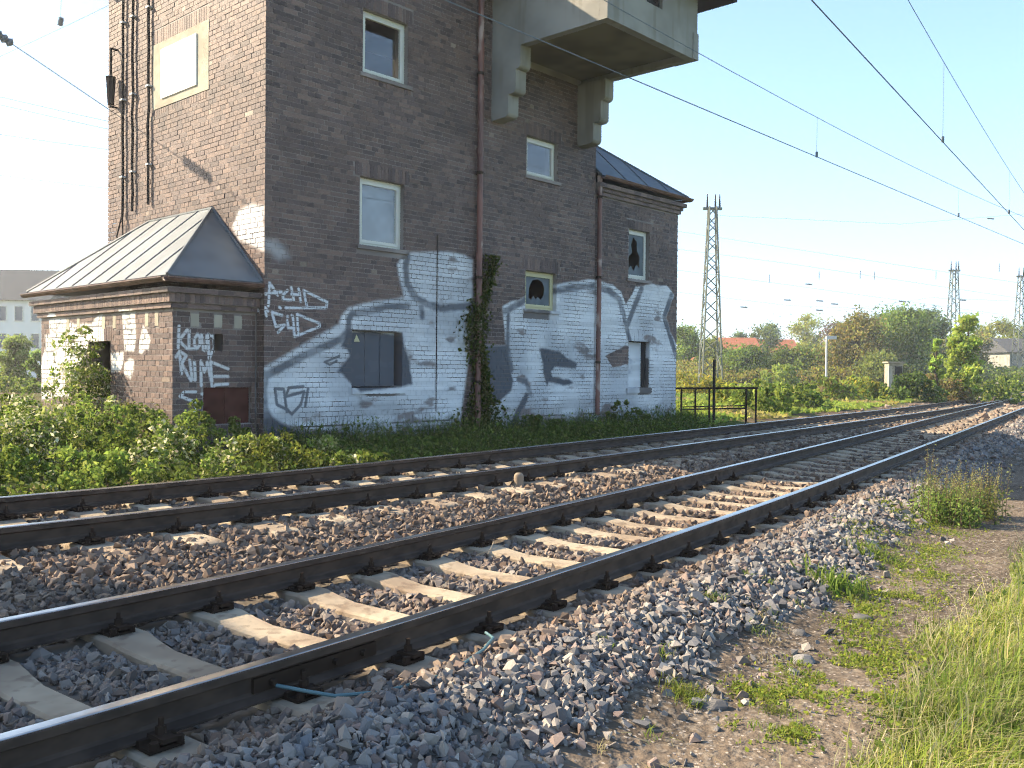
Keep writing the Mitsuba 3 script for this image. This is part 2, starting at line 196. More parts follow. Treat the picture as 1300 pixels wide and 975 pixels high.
def tube(pts, r, sides=6, cap=True):
    p = np.asarray(pts, float); r = np.broadcast_to(r, (len(p),)).astype(float)
    t = np.gradient(p, axis=0); t /= np.linalg.norm(t, axis=1, keepdims=True) + 1e-12
    a = np.cross(t, np.where(np.abs(t[:, 2:]) < 0.9, [0, 0, 1.0], [1.0, 0, 0])); a /= np.linalg.norm(a, axis=1, keepdims=True); b = np.cross(t, a)
    g = np.arange(sides) * 2 * np.pi / sides
    v = (p[:, None] + r[:, None, None] * (np.cos(g)[None, :, None] * a[:, None] + np.sin(g)[None, :, None] * b[:, None])).reshape(-1, 3)
    f = []
    for i in range(len(p) - 1):
        for j in range(sides):
            k = (j + 1) % sides; q = (i * sides + j, i * sides + k, (i + 1) * sides + k, (i + 1) * sides + j)
            f += [(q[0], q[1], q[2]), (q[0], q[2], q[3])]
    if cap:
        e = (len(p) - 1) * sides
        for j in range(1, sides - 1): f += [(0, j + 1, j), (e, e + j, e + j + 1)]
    return trimesh.Trimesh(v, np.array(f), process=False)
def poly_plate(pts3, thick):
    """A flat convex plate from its corners, thick along its normal."""
    p = np.asarray(pts3, float); n = np.cross(p[1] - p[0], p[2] - p[0]); n /= np.linalg.norm(n); k = len(p)
    v = np.vstack([p, p - n * thick]); f = []
    for i in range(1, k - 1): f += [(0, i, i + 1), (k, k + i + 1, k + i)]
    for i in range(k):
        j = (i + 1) % k; f += [(i, i + k, j + k), (i, j + k, j)]
    return trimesh.Trimesh(v, np.array(f), process=False)
def wall_sheet(L, H0, H1, holes, o, A, N, t, a0=0.0):
    """A wall of thickness t from the face plane o + A*s + z, behind N, with real openings."""
    s = sbox(a0, H0, L, H1)
    for h in holes: s = s.difference(sbox(*[h[0], h[2], h[1], h[3]]) if len(h) == 4 else h[0])
    m = trimesh.creation.extrude_polygon(s, t, engine='earcut')
    x = m.vertices
    return trimesh.Trimesh(o + np.outer(x[:, 0], A) + np.outer(x[:, 1], [0, 0, 1.0]) - np.outer(x[:, 2], N), m.faces if np.dot(np.cross(A, [0, 0, 1]), -np.asarray(N)) > 0 else m.faces[:, ::-1], process=False)
def bars(u0, u1, z0, z1, v0, v1, t):
    return cat_([bb(u0, u1, v0, v1, z1 - t, z1), bb(u0, u1, v0, v1, z0, z0 + t), bb(u0, u0 + t, v0, v1, z0 + t, z1 - t), bb(u1 - t, u1, v0, v1, z0 + t, z1 - t)])

# ---------------------------------------------------------------- the two tracks: centre lines
S = np.linspace(-10, 75, 3401)
def track(x0, y0, th0, k, c):
    th = th0 - k * c * (1 - np.exp(-np.maximum(S, -5) / c)); ds = S[1] - S[0]
    X, Y = np.cumsum(np.sin(th)) * ds, np.cumsum(np.cos(th)) * ds; i = np.argmin(abs(S))
    return np.c_[X - X[i] + x0, Y - Y[i] + y0], np.c_[np.cos(th), -np.sin(th)]      # centre, right-hand normal
C1, R1 = track(-0.8296, 5.4, 0.6342, 0.01769, 3.421)
C2, R2 = track(-1.8931, 9.0, 0.6426, 0.01582, 2.636)
Z1, Z2 = np.zeros_like(S), np.clip(0.161 * (1 - S / 30), 0, 0.3) + 0.004
K1, K2 = cKDTree(C1), cKDTree(C2)
def sd(xy, K, C, R):
    _, i = K.query(xy); return S[i], np.einsum('ij,ij->i', xy - C[i], R[i]), i
def ss(a, b, x): t = np.clip((x - a) / (b - a), 0, 1); return t * t * (3 - 2 * t)
def ground_z(xy):
    xy = np.atleast_2d(np.asarray(xy, float))
    s1, d1, i1 = sd(xy, K1, C1, R1); s2, d2, i2 = sd(xy, K2, C2, R2); z2 = Z2[i2]
    right = -0.205 + 0.045 * ss(0.98, 1.12, d1) - 0.205 * ss(1.3, 2.15, d1) + 0.03 * ss(2.7, 4.0, d1)
    a, b = np.maximum(-d1 - 1.0, 0), np.maximum(d2 - 1.0, 0); t = a / np.maximum(a + b, 1e-6)
    mid = -0.205 + 0.035 * ss(0, 0.25, a) * ss(0, 0.25, b) + t * (z2 + 0.0)
    back = z2 - 0.205 + (0.16 - z2 * 0.9) * ss(1.4, 2.3, -d2)
    z = np.where(d1 > -1.0, right, np.where(d2 > -1.0, mid, back))
    z = z - 0.028 * np.maximum(ss(0.70, 0.62, np.abs(d1)), ss(0.70, 0.62, np.abs(d2)))
    far = ss(45, 80, np.hypot(xy[:, 0], xy[:, 1]))
    return z * (1 - far) - 0.05 * far
def in_building(xy, m=0.0):
    q = xy - P0[:2]; u, v = q @ U[:2], q @ V[:2]
    return ((u > -m) & (u < 8 + m) & (v > -m) & (v < 5.3 + m)) | ((u > -1.33 - m) & (u < 1) & (v > 0.2 - m) & (v < 4.86 + m)) | ((u > 7) & (u < 11.3 + m) & (v > 0.05 - m) & (v < 4.8 + m))

# ---------------------------------------------------------------- ground, path
def axis(a, b, step, far):
    n = np.arange(a, b + 1e-6, step); g = step * 1.13 ** np.arange(1, 80).cumsum() if False else np.cumsum(step * 1.14 ** np.arange(1, 70)); g = g[g < far]
    return np.r_[a - g[::-1], n, b + g]
gx, gy = axis(-9, 14, 0.16, 1400), axis(0.5, 26, 0.16, 1900)
X, Y = np.meshgrid(gx, gy); xy = np.c_[X.ravel(), Y.ravel()]
zz = ground_z(xy); s1, d1, _ = sd(xy, K1, C1, R1); s2, d2, _ = sd(xy, K2, C2, R2)
nz = meshkit.fbm(np.c_[xy * 1.3, np.zeros(len(xy))], 4); nz2 = meshkit.fbm(np.c_[xy * 0.12, np.ones(len(xy))], 3)
near = np.hypot(xy[:, 0], xy[:, 1]) < 60
bed = (d1 < 1.95) & (d2 > -1.9) & near
zz = zz + np.where(bed, 0, 0.05 * (nz - 0.5)) - np.where((d1 > 1.75) & (d1 < 2.9) & near, 0.012, 0)
soil, grs, blk = np.array([0.13, 0.10, 0.07]), np.array([0.085, 0.10, 0.03]), np.array([0.13, 0.115, 0.10])
gc = np.where(bed[:, None], blk, soil + (grs - soil) * ss(0.35, 0.6, nz)[:, None])
gc = np.where(((d1 > 2.75) & near)[:, None], np.array([0.12, 0.15, 0.045]) * (0.7 + 0.6 * nz)[:, None], gc)
gc = np.where((~near)[:, None], grs * 1.1 + (np.array([0.19, 0.17, 0.07]) - grs) * ss(0.4, 0.65, nz2)[:, None], gc)
ny, nx = X.shape; ii = (np.arange(ny - 1)[:, None] * nx + np.arange(nx - 1)[None]).ravel()
gf = np.vstack([np.c_[ii, ii + 1, ii + nx + 1], np.c_[ii, ii + nx + 1, ii + nx]])
put('ground', trimesh.Trimesh(np.c_[xy, zz], gf, process=False), 'ground_soil', 'earth and grass ground around the tracks reaching the horizon', kind='structure', smooth=True, color=gc)
ps = np.arange(0, 2400, 4); pd = np.linspace(1.62, 3.0, 26)
pxy = (C1[ps][:, None] + R1[ps][:, None] * pd[None, :, None]).reshape(-1, 2)
edge = np.tile(np.minimum(pd - pd[0], pd[-1] - pd), len(ps)); pn = meshkit.fbm(np.c_[pxy * 2.5, np.zeros(len(pxy))], 4)
pz = ground_z(pxy) + 0.02 * (pn - 0.5) - 0.035 * (1 - ss(0, 0.3, edge)) + 0.012
a, b = len(ps), len(pd); ii = (np.arange(a - 1)[:, None] * b + np.arange(b - 1)[None]).ravel()
put('path', trimesh.Trimesh(np.c_[pxy, pz], np.vstack([np.c_[ii, ii + 1, ii + b + 1], np.c_[ii, ii + b + 1, ii + b]])[:, ::-1], process=False), 'path_dirt', 'trodden dirt path beside the ballast on the right', kind='structure', smooth=True)

# ---------------------------------------------------------------- rails and sleepers
HEAD = [(-0.0625, -0.150), (0.0625, -0.150), (0.0625, -0.140), (0.018, -0.125), (0.008, -0.112), (0.008, -0.052), (0.0335, -0.040), (0.0335, -0.010), (0.026, -0.0015), (-0.026, -0.0015), (-0.0335, -0.010), (-0.0335, -0.040), (-0.008, -0.052), (-0.008, -0.112), (-0.018, -0.125), (-0.0625, -0.140)]
def sweep(C, R, Z, off, prof, idx):
    pr_ = np.array(prof); n = len(pr_)
    c, r, z = C[idx], R[idx], Z[idx]
    xy_ = c[:, None] + r[:, None] * (off + pr_[None, :, 0])[..., None]
    v = np.concatenate([xy_, (z[:, None] + pr_[None, :, 1])[..., None]], -1).reshape(-1, 3); f = []
    m = len(idx); i, j = np.meshgrid(np.arange(m - 1), np.arange(n), indexing='ij'); k = (j + 1) % n
    q = np.stack([i * n + j, (i + 1) * n + j, (i + 1) * n + k, i * n + k], -1).reshape(-1, 4)
    f = np.vstack([q[:, [0, 1, 2]], q[:, [0, 2, 3]]])
    return trimesh.Trimesh(v, f, process=False)
idx = np.r_[np.arange(0, 1200, 12), np.arange(1200, 3400, 40)]
TOP = [(-0.026, 0.0), (0.024, 0.0), (0.030, -0.004), (0.030, -0.0068), (-0.030, -0.0068), (-0.030, -0.004)]
def sleeper_mesh(d_half=1.3):
    ds_ = np.array([-1.3, -1.27, -0.98, -0.55, -0.42, -0.25, 0, 0.25, 0.42, 0.55, 0.98, 1.27, 1.3]); v = []
    for d in ds_:
        a = abs(d); top = -0.166 - 0.035 * (1 - ss(0.3, 0.56, a)) - 0.02 * ss(1.26, 1.3, a) - 0.012 * ss(1.0, 1.3, a); hw = 0.092 + 0.028 * ss(0.2, 0.6, a); 
        v += [(d, -hw - 0.02, -0.36), (d, -hw, top - 0.014), (d, -hw + 0.014, top), (d, hw - 0.014, top), (d, hw, top - 0.014), (d, hw + 0.02, -0.36)]
    f = []
    for i in range(len(ds_) - 1):
        for j in range(6):
            k = (j + 1) % 6; q = (i * 6 + j, (i + 1) * 6 + j, (i + 1) * 6 + k, i * 6 + k); f += [(q[0], q[2], q[1]), (q[0], q[3], q[2])]
    e = (len(ds_) - 1) * 6
    for j in range(1, 5): f += [(0, j, j + 1), (e, e + j + 1, e + j)]
    return trimesh.Trimesh(np.array(v), np.array(f)[:, ::-1], process=False)
SL = mikit.ply(sleeper_mesh(), 'sleeper_concrete', smooth=35)
def hexn(r, h): return trimesh.creation.cylinder(r, h, sections=6)
PLATE = mikit.ply(cat_([obox([-0.15, -0.07, -0.168], [0.30, 0, 0], [0, 0.14, 0], [0, 0, 0.015]), obox([-0.085, -0.075, -0.154], [0.02, 0, 0], [0, 0.15, 0], [0, 0, 0.022]), obox([0.065, -0.075, -0.154], [0.02, 0, 0], [0, 0.15, 0], [0, 0, 0.022])]), 'rusty_iron')
def clip(sx):
    m = [obox([sx * 0.115 - 0.055, -0.03, -0.137], [0.11, 0, 0], [0, 0.06, 0], [0, 0, 0.018])]
    n = hexn(0.021, 0.03); n.apply_translation([sx * 0.105, 0, -0.104]); m.append(n)
    r = trimesh.creation.cylinder(0.011, 0.05, sections=8); r.apply_translation([sx * 0.105, 0, -0.082]); m.append(r)
    for yy in (-0.05, 0.05):
        b_ = hexn(0.019, 0.026); b_.apply_translation([sx * 0.145, yy, -0.14]); m.append(b_)
    return cat_(m)
CLIPS = [mikit.ply(clip(-1), 'rusty_iron'), mikit.ply(clip(1), 'rusty_iron')]
def frame_at(C, R, Z, s, d=0.0):
    i = int(np.argmin(abs(S - s))); r = R[i]; m = np.eye(4); m[:3, 0] = [r[0], r[1], 0]; m[:3, 1] = [-r[1], r[0], 0]; m[:3, 3] = [C[i][0] + r[0] * d, C[i][1] + r[1] * d, Z[i]]
    return m
def M(m): return T(m.tolist())
def build_track(C, R, Z, label, s_phase, s_lo, s_hi, fast_lo, fast_hi):
    t = thing('railway_track', label, 'railway track')
    for off in (-0.75, 0.75):
        r = put(t + '__rail', sweep(C, R, Z, off, HEAD, idx), 'rail_rust', smooth=30)
        put(r + '__running_surface', sweep(C, R, Z, off, TOP, idx), 'rail_steel', label='worn shiny running surface on top of the rail', smooth=40)
    q = np.random.default_rng(5)
    for s in np.arange(s_phase - 0.63 * round((s_phase - s_lo) / 0.63), s_hi, 0.63):
        k = key(t + '__sleeper'); m = frame_at(C, R, Z, s); m[:3, 3] += [0, 0, q.uniform(-0.006, 0.003)]
        g = q.normal(0, 0.012); m[:3, :3] = m[:3, :3] @ np.array([[math.cos(g), -math.sin(g), 0], [math.sin(g), math.cos(g), 0], [0, 0, 1]])
        scene[k] = {**SL, 'to_world': M(m)}
        if fast_lo < s < fast_hi:
            for off in (-0.75, 0.75):
                mm = frame_at(C, R, Z, s, off)
                scene[key(k + '__base_plate')] = {**PLATE, 'to_world': M(mm)}
                for c_ in CLIPS: scene[key(k + '__rail_clip')] = {**c_, 'to_world': M(mm)}
    return t
s_a = float(sd(np.array([[-0.905, 5.531]]), K1, C1, R1)[0][0]); s_b = -1.4
TR1 = build_track(C1, R1, Z1, 'nearer of the two railway tracks, concrete sleepers and rusty rails in grey ballast', s_a, -4.2, 45, -4, 8)
TR2 = build_track(C2, R2, Z2, 'railway track running close along the brick signal tower behind the nearer track', s_b, -5, 45, -5, 4)
PH = (s_a, s_b)
jt = cat_([obox([sx * 0.014 - 0.009, -0.35, -0.118], [0.018, 0, 0], [0, 0.7, 0], [0, 0, 0.062]) for sx in (-1, 1)] + [trimesh.creation.cylinder(0.016, 0.03, sections=6, transform=trimesh.transformations.translation_matrix([0.035, yy, -0.087]) @ trimesh.transformations.rotation_matrix(math.pi / 2, [0, 1, 0])) for yy in (-0.26, -0.09, 0.09, 0.26)])
put(TR1 + '__joint_bar', jt, 'rusty_iron', label='bolted joint bar on the near rail', to_world=M(frame_at(C1, R1, Z1, -1.05, 0.75)))

# ---------------------------------------------------------------- ballast stones
def stone_templates(n, k=9, flat=0.72):
    out = []
    for _ in range(n):
        p = rng.normal(size=(k, 3)); p /= np.linalg.norm(p, axis=1, keepdims=True); p *= rng.uniform(0.8, 1.1, (k, 1)) * [1, rng.uniform(0.7, 1), rng.uniform(flat - 0.15, flat + 0.15)]
        h = ConvexHull(p); f = h.simplices.copy(); c = p.mean(0)
        nrm = np.cross(p[f[:, 1]] - p[f[:, 0]], p[f[:, 2]] - p[f[:, 0]]); bad = np.einsum('ij,ij->i', nrm, p[f].mean(1) - c) < 0; f[bad] = f[bad][:, ::-1]
        out.append((p, f))
    return out
TPL = stone_templates(40)
def rot_rand(n, tilt=1.0):
    q = rng.normal(size=(n, 4)); q[:, 1:3] *= tilt; q /= np.linalg.norm(q, axis=1, keepdims=True); a, b, c, d = q.T
    return np.stack([np.stack([1 - 2 * (c * c + d * d), 2 * (b * c - a * d), 2 * (b * d + a * c)], -1), np.stack([2 * (b * c + a * d), 1 - 2 * (b * b + d * d), 2 * (c * d - a * b)], -1), np.stack([2 * (b * d - a * c), 2 * (c * d + a * b), 1 - 2 * (b * b + c * c)], -1)], 1)
def stones(pos, size, col):
    vs, fs, cs, at = [], [], [], 0; pick = rng.integers(0, len(TPL), len(pos)); Rm = rot_rand(len(pos), 0.7)
    for t, (p, f) in enumerate(TPL):
        i = np.nonzero(pick == t)[0]
        if not len(i): continue
        v = np.einsum('kij,nj->kni', Rm[i], p) * size[i][:, None, None] + pos[i][:, None]
        vs.append(v.reshape(-1, 3)); fs.append((f[None] + (np.arange(len(i)) * len(p))[:, None, None] + at).reshape(-1, 3)); cs.append(np.repeat(col[i], len(p), 0)); at += len(i) * len(p)
    return trimesh.Trimesh(np.vstack(vs), np.vstack(fs), process=False), np.vstack(cs)
def frustum(n, y0, y1, left=0.62, right=0.62, ymin=0):
    y = np.sqrt(rng.uniform(y0 * y0, y1 * y1, n)); return np.c_[y * rng.uniform(-left, right, n), y]
pos_, siz_ = [], []
for y0, y1, dens, r0, lay in ((1.9, 5.2, 2000, 0.0295, 1), (5.2, 9, 1300, 0.031, 1), (9, 15, 520, 0.036, 1), (15, 30, 130, 0.05, 1), (30, 60, 14, 0.1, 1)):
    area = (y1 * y1 - y0 * y0) * 0.62; q = frustum(int(area * dens), y0, y1)
    s1, d1, _ = sd(q, K1, C1, R1); s2, d2, _ = sd(q, K2, C2, R2)
    edge_n = meshkit.fbm(np.c_[q * 1.6, np.zeros(len(q))], 3)
    ok = (d1 < 1.88 + 0.4 * (edge_n - 0.5)) & (d2 > -1.75 + 0.5 * (edge_n - 0.5))
    ok |= (d1 < 2.25) & (d1 > 1.6) & (rng.uniform(size=len(q)) < 0.07)
    for s_, d_, ph in ((s1, d1, PH[0]), (s2, d2, PH[1])):
        fr = np.abs((s_ - ph) / 0.63 - np.round((s_ - ph) / 0.63)) * 0.63
        ok &= ~((np.abs(d_) < 1.0) & (fr < 0.135) & (rng.uniform(size=len(q)) < 0.996))
        ok &= ~(np.abs(np.abs(d_) - 0.75) < 0.075 + 0.1 * (fr < 0.13))
    q = q[ok]; d1, s1, d2, s2 = d1[ok], s1[ok], d2[ok], s2[ok]
    r = r0 * np.where(rng.uniform(size=len(q)) < 0.25, 0.62, 1.0) * rng.lognormal(0, 0.3, len(q)).clip(0.5, 1.7)
    fr1 = np.abs((s1 - PH[0]) / 0.63 - np.round((s1 - PH[0]) / 0.63)) * 0.63
    crib = ((np.abs(d1) < 0.68) | (np.abs(d2) < 0.68))
    lump = 0.03 * (meshkit.fbm(np.c_[q * 2.2, np.ones(len(q))], 3) - 0.5)
    z = ground_z(q) + r * rng.uniform(-0.25, 0.65, len(q)) + lump * np.where(crib, 0.4, 1)
    pos_.append(np.c_[q, z]); siz_.append(r)
pos_, siz_ = np.vstack(pos_), np.concatenate(siz_)
s1, d1, _ = sd(pos_[:, :2], K1, C1, R1); s2, d2, _ = sd(pos_[:, :2], K2, C2, R2)
grey = np.array([[0.23, 0.225, 0.225], [0.16, 0.165, 0.18], [0.27, 0.25, 0.235], [0.20, 0.16, 0.15], [0.13, 0.13, 0.14], [0.33, 0.31, 0.29], [0.25, 0.205, 0.19]])
brown = np.array([[0.22, 0.165, 0.125], [0.16, 0.115, 0.09], [0.27, 0.21, 0.165], [0.19, 0.15, 0.125], [0.13, 0.105, 0.09]])
dirt = np.clip(0.85 - ss(1.0, 1.4, d1) + 0.15 * rng.normal(size=len(d1)), 0, 1)
inside1 = (np.abs(d1) < 0.7) & (s1 < 3)
dirt = np.where(inside1, np.clip(0.55 + 0.2 * rng.normal(size=len(d1)), 0, 1), dirt)
gi, bi = grey[rng.choice(7, len(d1), p=[.22, .2, .2, .12, .12, .06, .08])], brown[rng.integers(0, 5, len(d1))]
col = np.array([0.96, 0.94, 0.90]) * (gi * (1 - dirt[:, None]) + bi * dirt[:, None]) * rng.uniform(0.8, 1.2, (len(d1), 1))
m, c = stones(pos_, siz_, col)
put('ballast', m, 'stone', 'grey and brown crushed stone ballast under and between the tracks', kind='stuff', color=c)
n = 16000; q = frustum(n, 2.0, 11); s1, d1, _ = sd(q, K1, C1, R1); ok = (d1 > 1.75) & (d1 < 3.0); q = q[ok]; r = rng.uniform(0.003, 0.009, len(q))
m, c = stones(np.c_[q, ground_z(q) + 0.012], r, grey[rng.integers(0, 7, len(q))] * rng.uniform(0.9, 1.3, (len(q), 1)))
put('path_grit', m, 'stone', 'fine grit and pebbles scattered over the dirt path', kind='stuff', color=c)

# ---------------------------------------------------------------- the signal tower: walls
TW = 'signal_box'
tag(TW, 'tall dark brick railway signal tower with graffiti, a concrete bay and two low annexes', 'signal tower')
CH, BL, BH_, JT = 0.077, 0.25, 0.125, 0.011
tones = np.array([[1.0, 0.5], [1.0, 0.15], [1.02, 0.95], [0.95, 0.3], [0.80, 0.05], [1.02, 0.7], [1.04, 1.0], [0.9, 0.55]])
def courses(L, H0, H1, holes, special, ph=0.0, q=None):
    """(a0, a1, z0, z1) of every brick of a wall; holes: rectangles without bricks; special: rectangles of upright bricks."""
    out = []; k0, k1 = int(math.floor((H0 - ph) / CH)), int(math.ceil((H1 - ph) / CH))
    block = holes + special
    for k in range(k0, k1):
        z0, z1 = ph + k * CH, ph + (k + 1) * CH - JT
        if z1 > H1 or z0 < H0 - 0.001: continue
        L_ = BL if k % 2 else BH_; off = (0.0625 if k % 4 == 1 else 0.1875) if k % 2 else 0.0
        edges = np.r_[0, np.arange(off + L_ if off == 0 else off, L, L_), L]; iv = list(zip(edges[:-1], edges[1:] - JT))
        zc = (z0 + z1) / 2
        for h in block:
            if h[2] < zc < h[3]:
                nv = []
                for a, b_ in iv:
                    if b_ <= h[0] or a >= h[1]: nv.append((a, b_))
                    else:
                        if h[0] - a > 0.03: nv.append((a, h[0] - JT))
                        if b_ - h[1] > 0.03: nv.append((h[1] + (JT if h in special else 0), b_))
                iv = nv
        out += [(a, b_, z0, z1) for a, b_ in iv if b_ - a > 0.025]
    for h in special:
        n = max(1, int(round((h[1] - h[0]) / 0.077))); st = (h[1] - h[0]) / n
        out += [(h[0] + i * st, h[0] + (i + 1) * st - JT, h[2], h[3] - JT) for i in range(n)]
    return np.array(out)
BRK = []   # (corner, along, out, length, height, tone) of every brick
def lay(rects, o, A, N, proud=0.0):
    for a0, a1, z0, z1 in rects: BRK.append((np.asarray(o) + A * a0 + np.array([0, 0, z0]), A, N, a1 - a0, z1 - z0, proud))
Xw = lambda v: -V  # outward of the front
NF, NL, NR = -V, -U, U
# openings: (u0, u1, z0, z1)
W1, W2, W3, W4 = (1.80, 2.76, 6.00, 7.07), (1.76, 2.70, 3.22, 4.36), (5.80, 6.74, 5.0, 5.80), (5.80, 6.74, 2.41, 3.19)
HATCH = (1.62, 2.68, 0.93, 1.86)
def lintel(h, t=0.24): return (h[0] - 0.1, h[1] + 0.1, h[3], h[3] + t)
def sill(h, t=0.12): return (h[0] - 0.06, h[1] + 0.08, h[2] - t, h[2])
BAND = (0.0, 8.0, 0.352, 0.49)
TOPZ = 8.5
fh = [W1, W2, W3, W4, HATCH]; fs = [lintel(W1), lintel(W2), lintel(W3), lintel(W4), sill(W1), sill(W3), BAND]
bay_zone = (4.80, 7.64, 7.1, 9.0)
lay(courses(8.0, -0.15, TOPZ, fh + [sill(W2), sill(W4), sill(HATCH), bay_zone, (4.8, 5.1, 5.84, 7.2), (7.36, 7.64, 5.95, 7.2)], fs, 0.028), w(0, 0, 0), U, NF)
STONE = (1.62, 3.50, 5.66, 6.78)
lay(courses(5.25, 2.2, TOPZ, [STONE], [(1.62, 3.50, 6.78, 7.02), (1.62, 3.50, 5.54, 5.66)], 0.028), w(0, 0.012, 0), V, NL)
lay(courses(0.19, -0.15, 2.2, [], [], 0.028), w(0, 0.012, 0), V, NL)
lay(courses(5.25, 5.0, TOPZ, [], [], 0.028), w(8, 5.25, 0), -V, NR)
AF = -1.325
NICHE = (0.63, 0.77, 1.46, 1.73)          # in annex front coordinates (distance from its left corner)
lay(courses(1.31, -0.15, 2.06, [NICHE, (0.46, 1.24, 0.42, 0.95), (0.27, 0.40, 1.81, 2.0), (0.63, 0.75, 1.81, 2.0), (0.95, 1.07, 1.81, 2.0)], [], 0.028), w(AF, 0.2, 0), U, NF)
AWIN = (1.94, 2.72, 0.75, 1.63)
cream = [(a, a + 0.11, 1.82, 2.03) for a in (0.40, 0.70, 1.75, 2.12, 3.05, 3.45)]
lay(courses(4.64, -0.15, 2.06, [AWIN] + cream, [(1.84, 2.82, 1.63, 1.86)], 0.028), w(AF, 0.212, 0), V, NL)
W5, SHUT = (9.28 - 8, 10.10 - 8, 3.28, 4.42), (9.32 - 8, 10.14 - 8, 0.87, 1.92)
RB0 = 0.05
lay(courses(3.28, -0.15, 4.98, [W5, SHUT, sill(SHUT)], [(0, 3.28, 0.352, 0.49), lintel(W5, 0.2), lintel(SHUT, 0.2)], 0.028), w(8.012, RB0, 0), U, NF)
lay(courses(4.7, -0.15, 4.98, [], [], 0.028), w(11.292, RB0 + 0.012, 0), V, NR)
cen = np.array([b[0] + b[1] * b[3] / 2 for b in BRK]); dist = np.linalg.norm(cen - [0, 0, HC], axis=1)
size = np.array([b[3] * b[4] * abs(np.dot(c / np.linalg.norm(c), b[2])) for b, c in zip(BRK, cen - np.array([0, 0, HC]))]) / dist ** 2
seen_b = (cen[:, 2] > 0.15) & (np.abs(cen[:, 0] / cen[:, 1]) < 0.55) & (cen[:, 2] < HC + 0.4 * dist)
ok_len = np.array([abs(b[3] - (BL - JT)) < 2e-3 or abs(b[3] - (BH_ - JT)) < 2e-3 for b in BRK]) & np.array([abs(b[4] - (CH - JT)) < 1e-6 for b in BRK])
order = np.argsort(-(size * seen_b * ok_len))[:300]; big = set(order.tolist())
q = np.random.default_rng(3)
nzb = meshkit.fbm(cen * 0.9, 4, seed=4)
tint = np.clip(0.86 + 0.7 * (nzb - 0.5), 0.6, 1.25)
tid = q.integers(0, 8, len(BRK)); tid = np.where(nzb < 0.4, np.where(q.uniform(size=len(BRK)) < 0.4, 4, tid), tid)
BC = tones[tid] * np.c_[tint * q.uniform(0.88, 1.12, len(BRK)), np.ones(len(BRK))]
sp = q.uniform(size=len(BRK)) < 0.004; BC[sp, 1] = q.uniform(1.4, 1.9, sp.sum())
pro = q.normal(0, 0.0022, len(BRK)).clip(-0.005, 0.006)
DEEP = 0.03
vs, fs_, cs, at = [], [], [], 0
BF = np.array([[0, 1, 3], [0, 3, 2], [4, 0, 2], [4, 2, 6], [1, 5, 7], [1, 7, 3], [2, 3, 7], [2, 7, 6], [4, 5, 1], [4, 1, 0]])
for i, (o, A, N, l, h, p_) in enumerate(BRK):
    if i in big: continue
    j = q.normal(0, 0.0015, 4)
    o_ = o + N * (pro[i] + p_)
    vs.append(np.array([o_ + A * j[0], o_ + A * (l + j[1]), o_ + [0, 0, h + j[2]], o_ + A * l + [0, 0, h + j[3]], o - N * DEEP, o + A * l - N * DEEP, o - N * DEEP + [0, 0, h], o + A * l - N * DEEP + [0, 0, h]]))
    fs_.append((BF if np.dot(np.cross(A, [0, 0, 1]), N) > 0 else BF[:, ::-1]) + at); cs.append(np.repeat(BC[i][None], 8, 0)); at += 8
bm = trimesh.Trimesh(np.vstack(vs), np.vstack(fs_), process=False)
put(TW + '__brickwork', bm, 'masonry', kind='stuff', uv=np.vstack(cs))
proto = {}
def brick_proto(l, c):
    k = (round(l, 3), c)
    if k not in proto:
        v = np.array([[0, 0, 0], [l, 0, 0], [0, 0, CH - JT], [l, 0, CH - JT], [0, DEEP, 0], [l, DEEP, 0], [0, DEEP, CH - JT], [l, DEEP, CH - JT]])
        proto[k] = mikit.ply(trimesh.Trimesh(v, BF, process=False), 'masonry', uv=np.repeat(tones[c][None] * [0.9 if c % 2 else 1.05, 1], 8, 0))
    return proto[k]
for i in sorted(big):
    o, A, N, l, h, p_ = BRK[i]; m = np.eye(4)
    if np.dot(np.cross(A, [0, 0, 1]), N) > 0: m[:3, 0], m[:3, 1] = A, -N
    else: o = o + A * l; m[:3, 0], m[:3, 1] = -A, -N
    m[:3, 3] = o + N * (pro[i] + p_)
    scene[key(TW + '__wall__brick')] = {**brick_proto(BL - JT if l > 0.2 else BH_ - JT, int(tid[i])), 'to_world': M(m)}
R = 0.007
key(TW + '__wall')
scene[TW + '__wall'] = mply(cat_([
    wall_sheet(7.99, -0.5, TOPZ, fh, w(0, R, 0), U, NF, 0.34, R), wall_sheet(4.9, -0.5, TOPZ, [(STONE[0] - 0.012, STONE[1] - 0.012, STONE[2], STONE[3])], w(R, 0.35 + 0.002, 0) - V * 0.34, V, NL, 0.34),
    bb(7.65, 7.99, 0.352, 5.24, -0.5, TOPZ), bb(0.352, 7.648, 4.9, 5.24, -0.5, TOPZ), bb(0.36, 7.64, 0.36, 4.89, 4.6, 4.75), bb(0.36, 7.64, 0.36, 4.89, 2.1, 2.2)]), 'mortar')
# annexes
put(TW + '__annex_wall', cat_([wall_sheet(1.31, -0.5, 2.06, [NICHE, (0.46, 1.24, 0.42, 0.95)], w(AF + R, 0.2 + R, 0), U, NF, 0.25), wall_sheet(4.38, -0.5, 2.06, [(AWIN[0] - 0.262, AWIN[1] - 0.262, AWIN[2], AWIN[3])], w(AF + R, 0.474, 0), V, NL, 0.25), bb(AF + R, -0.002, 4.6, 4.856, -0.5, 2.06)]), 'mortar', label='low lean-to annex wall with white tags and a bricked frieze')
put(TW + '__annex_wall', cat_([wall_sheet(3.27, -0.5, 4.98, [W5, SHUT], w(8.012, RB0 + R, 0), U, NF, 0.3), bb(10.98, 11.282, RB0 + 0.32, 4.75, -0.5, 4.98), bb(8.012, 10.97, 4.45, 4.75, -0.5, 4.98), bb(8.1, 10.9, 0.5, 4.4, 2.3, 2.4)]), 'mortar', label='lower brick rear annex wall right of the tower')
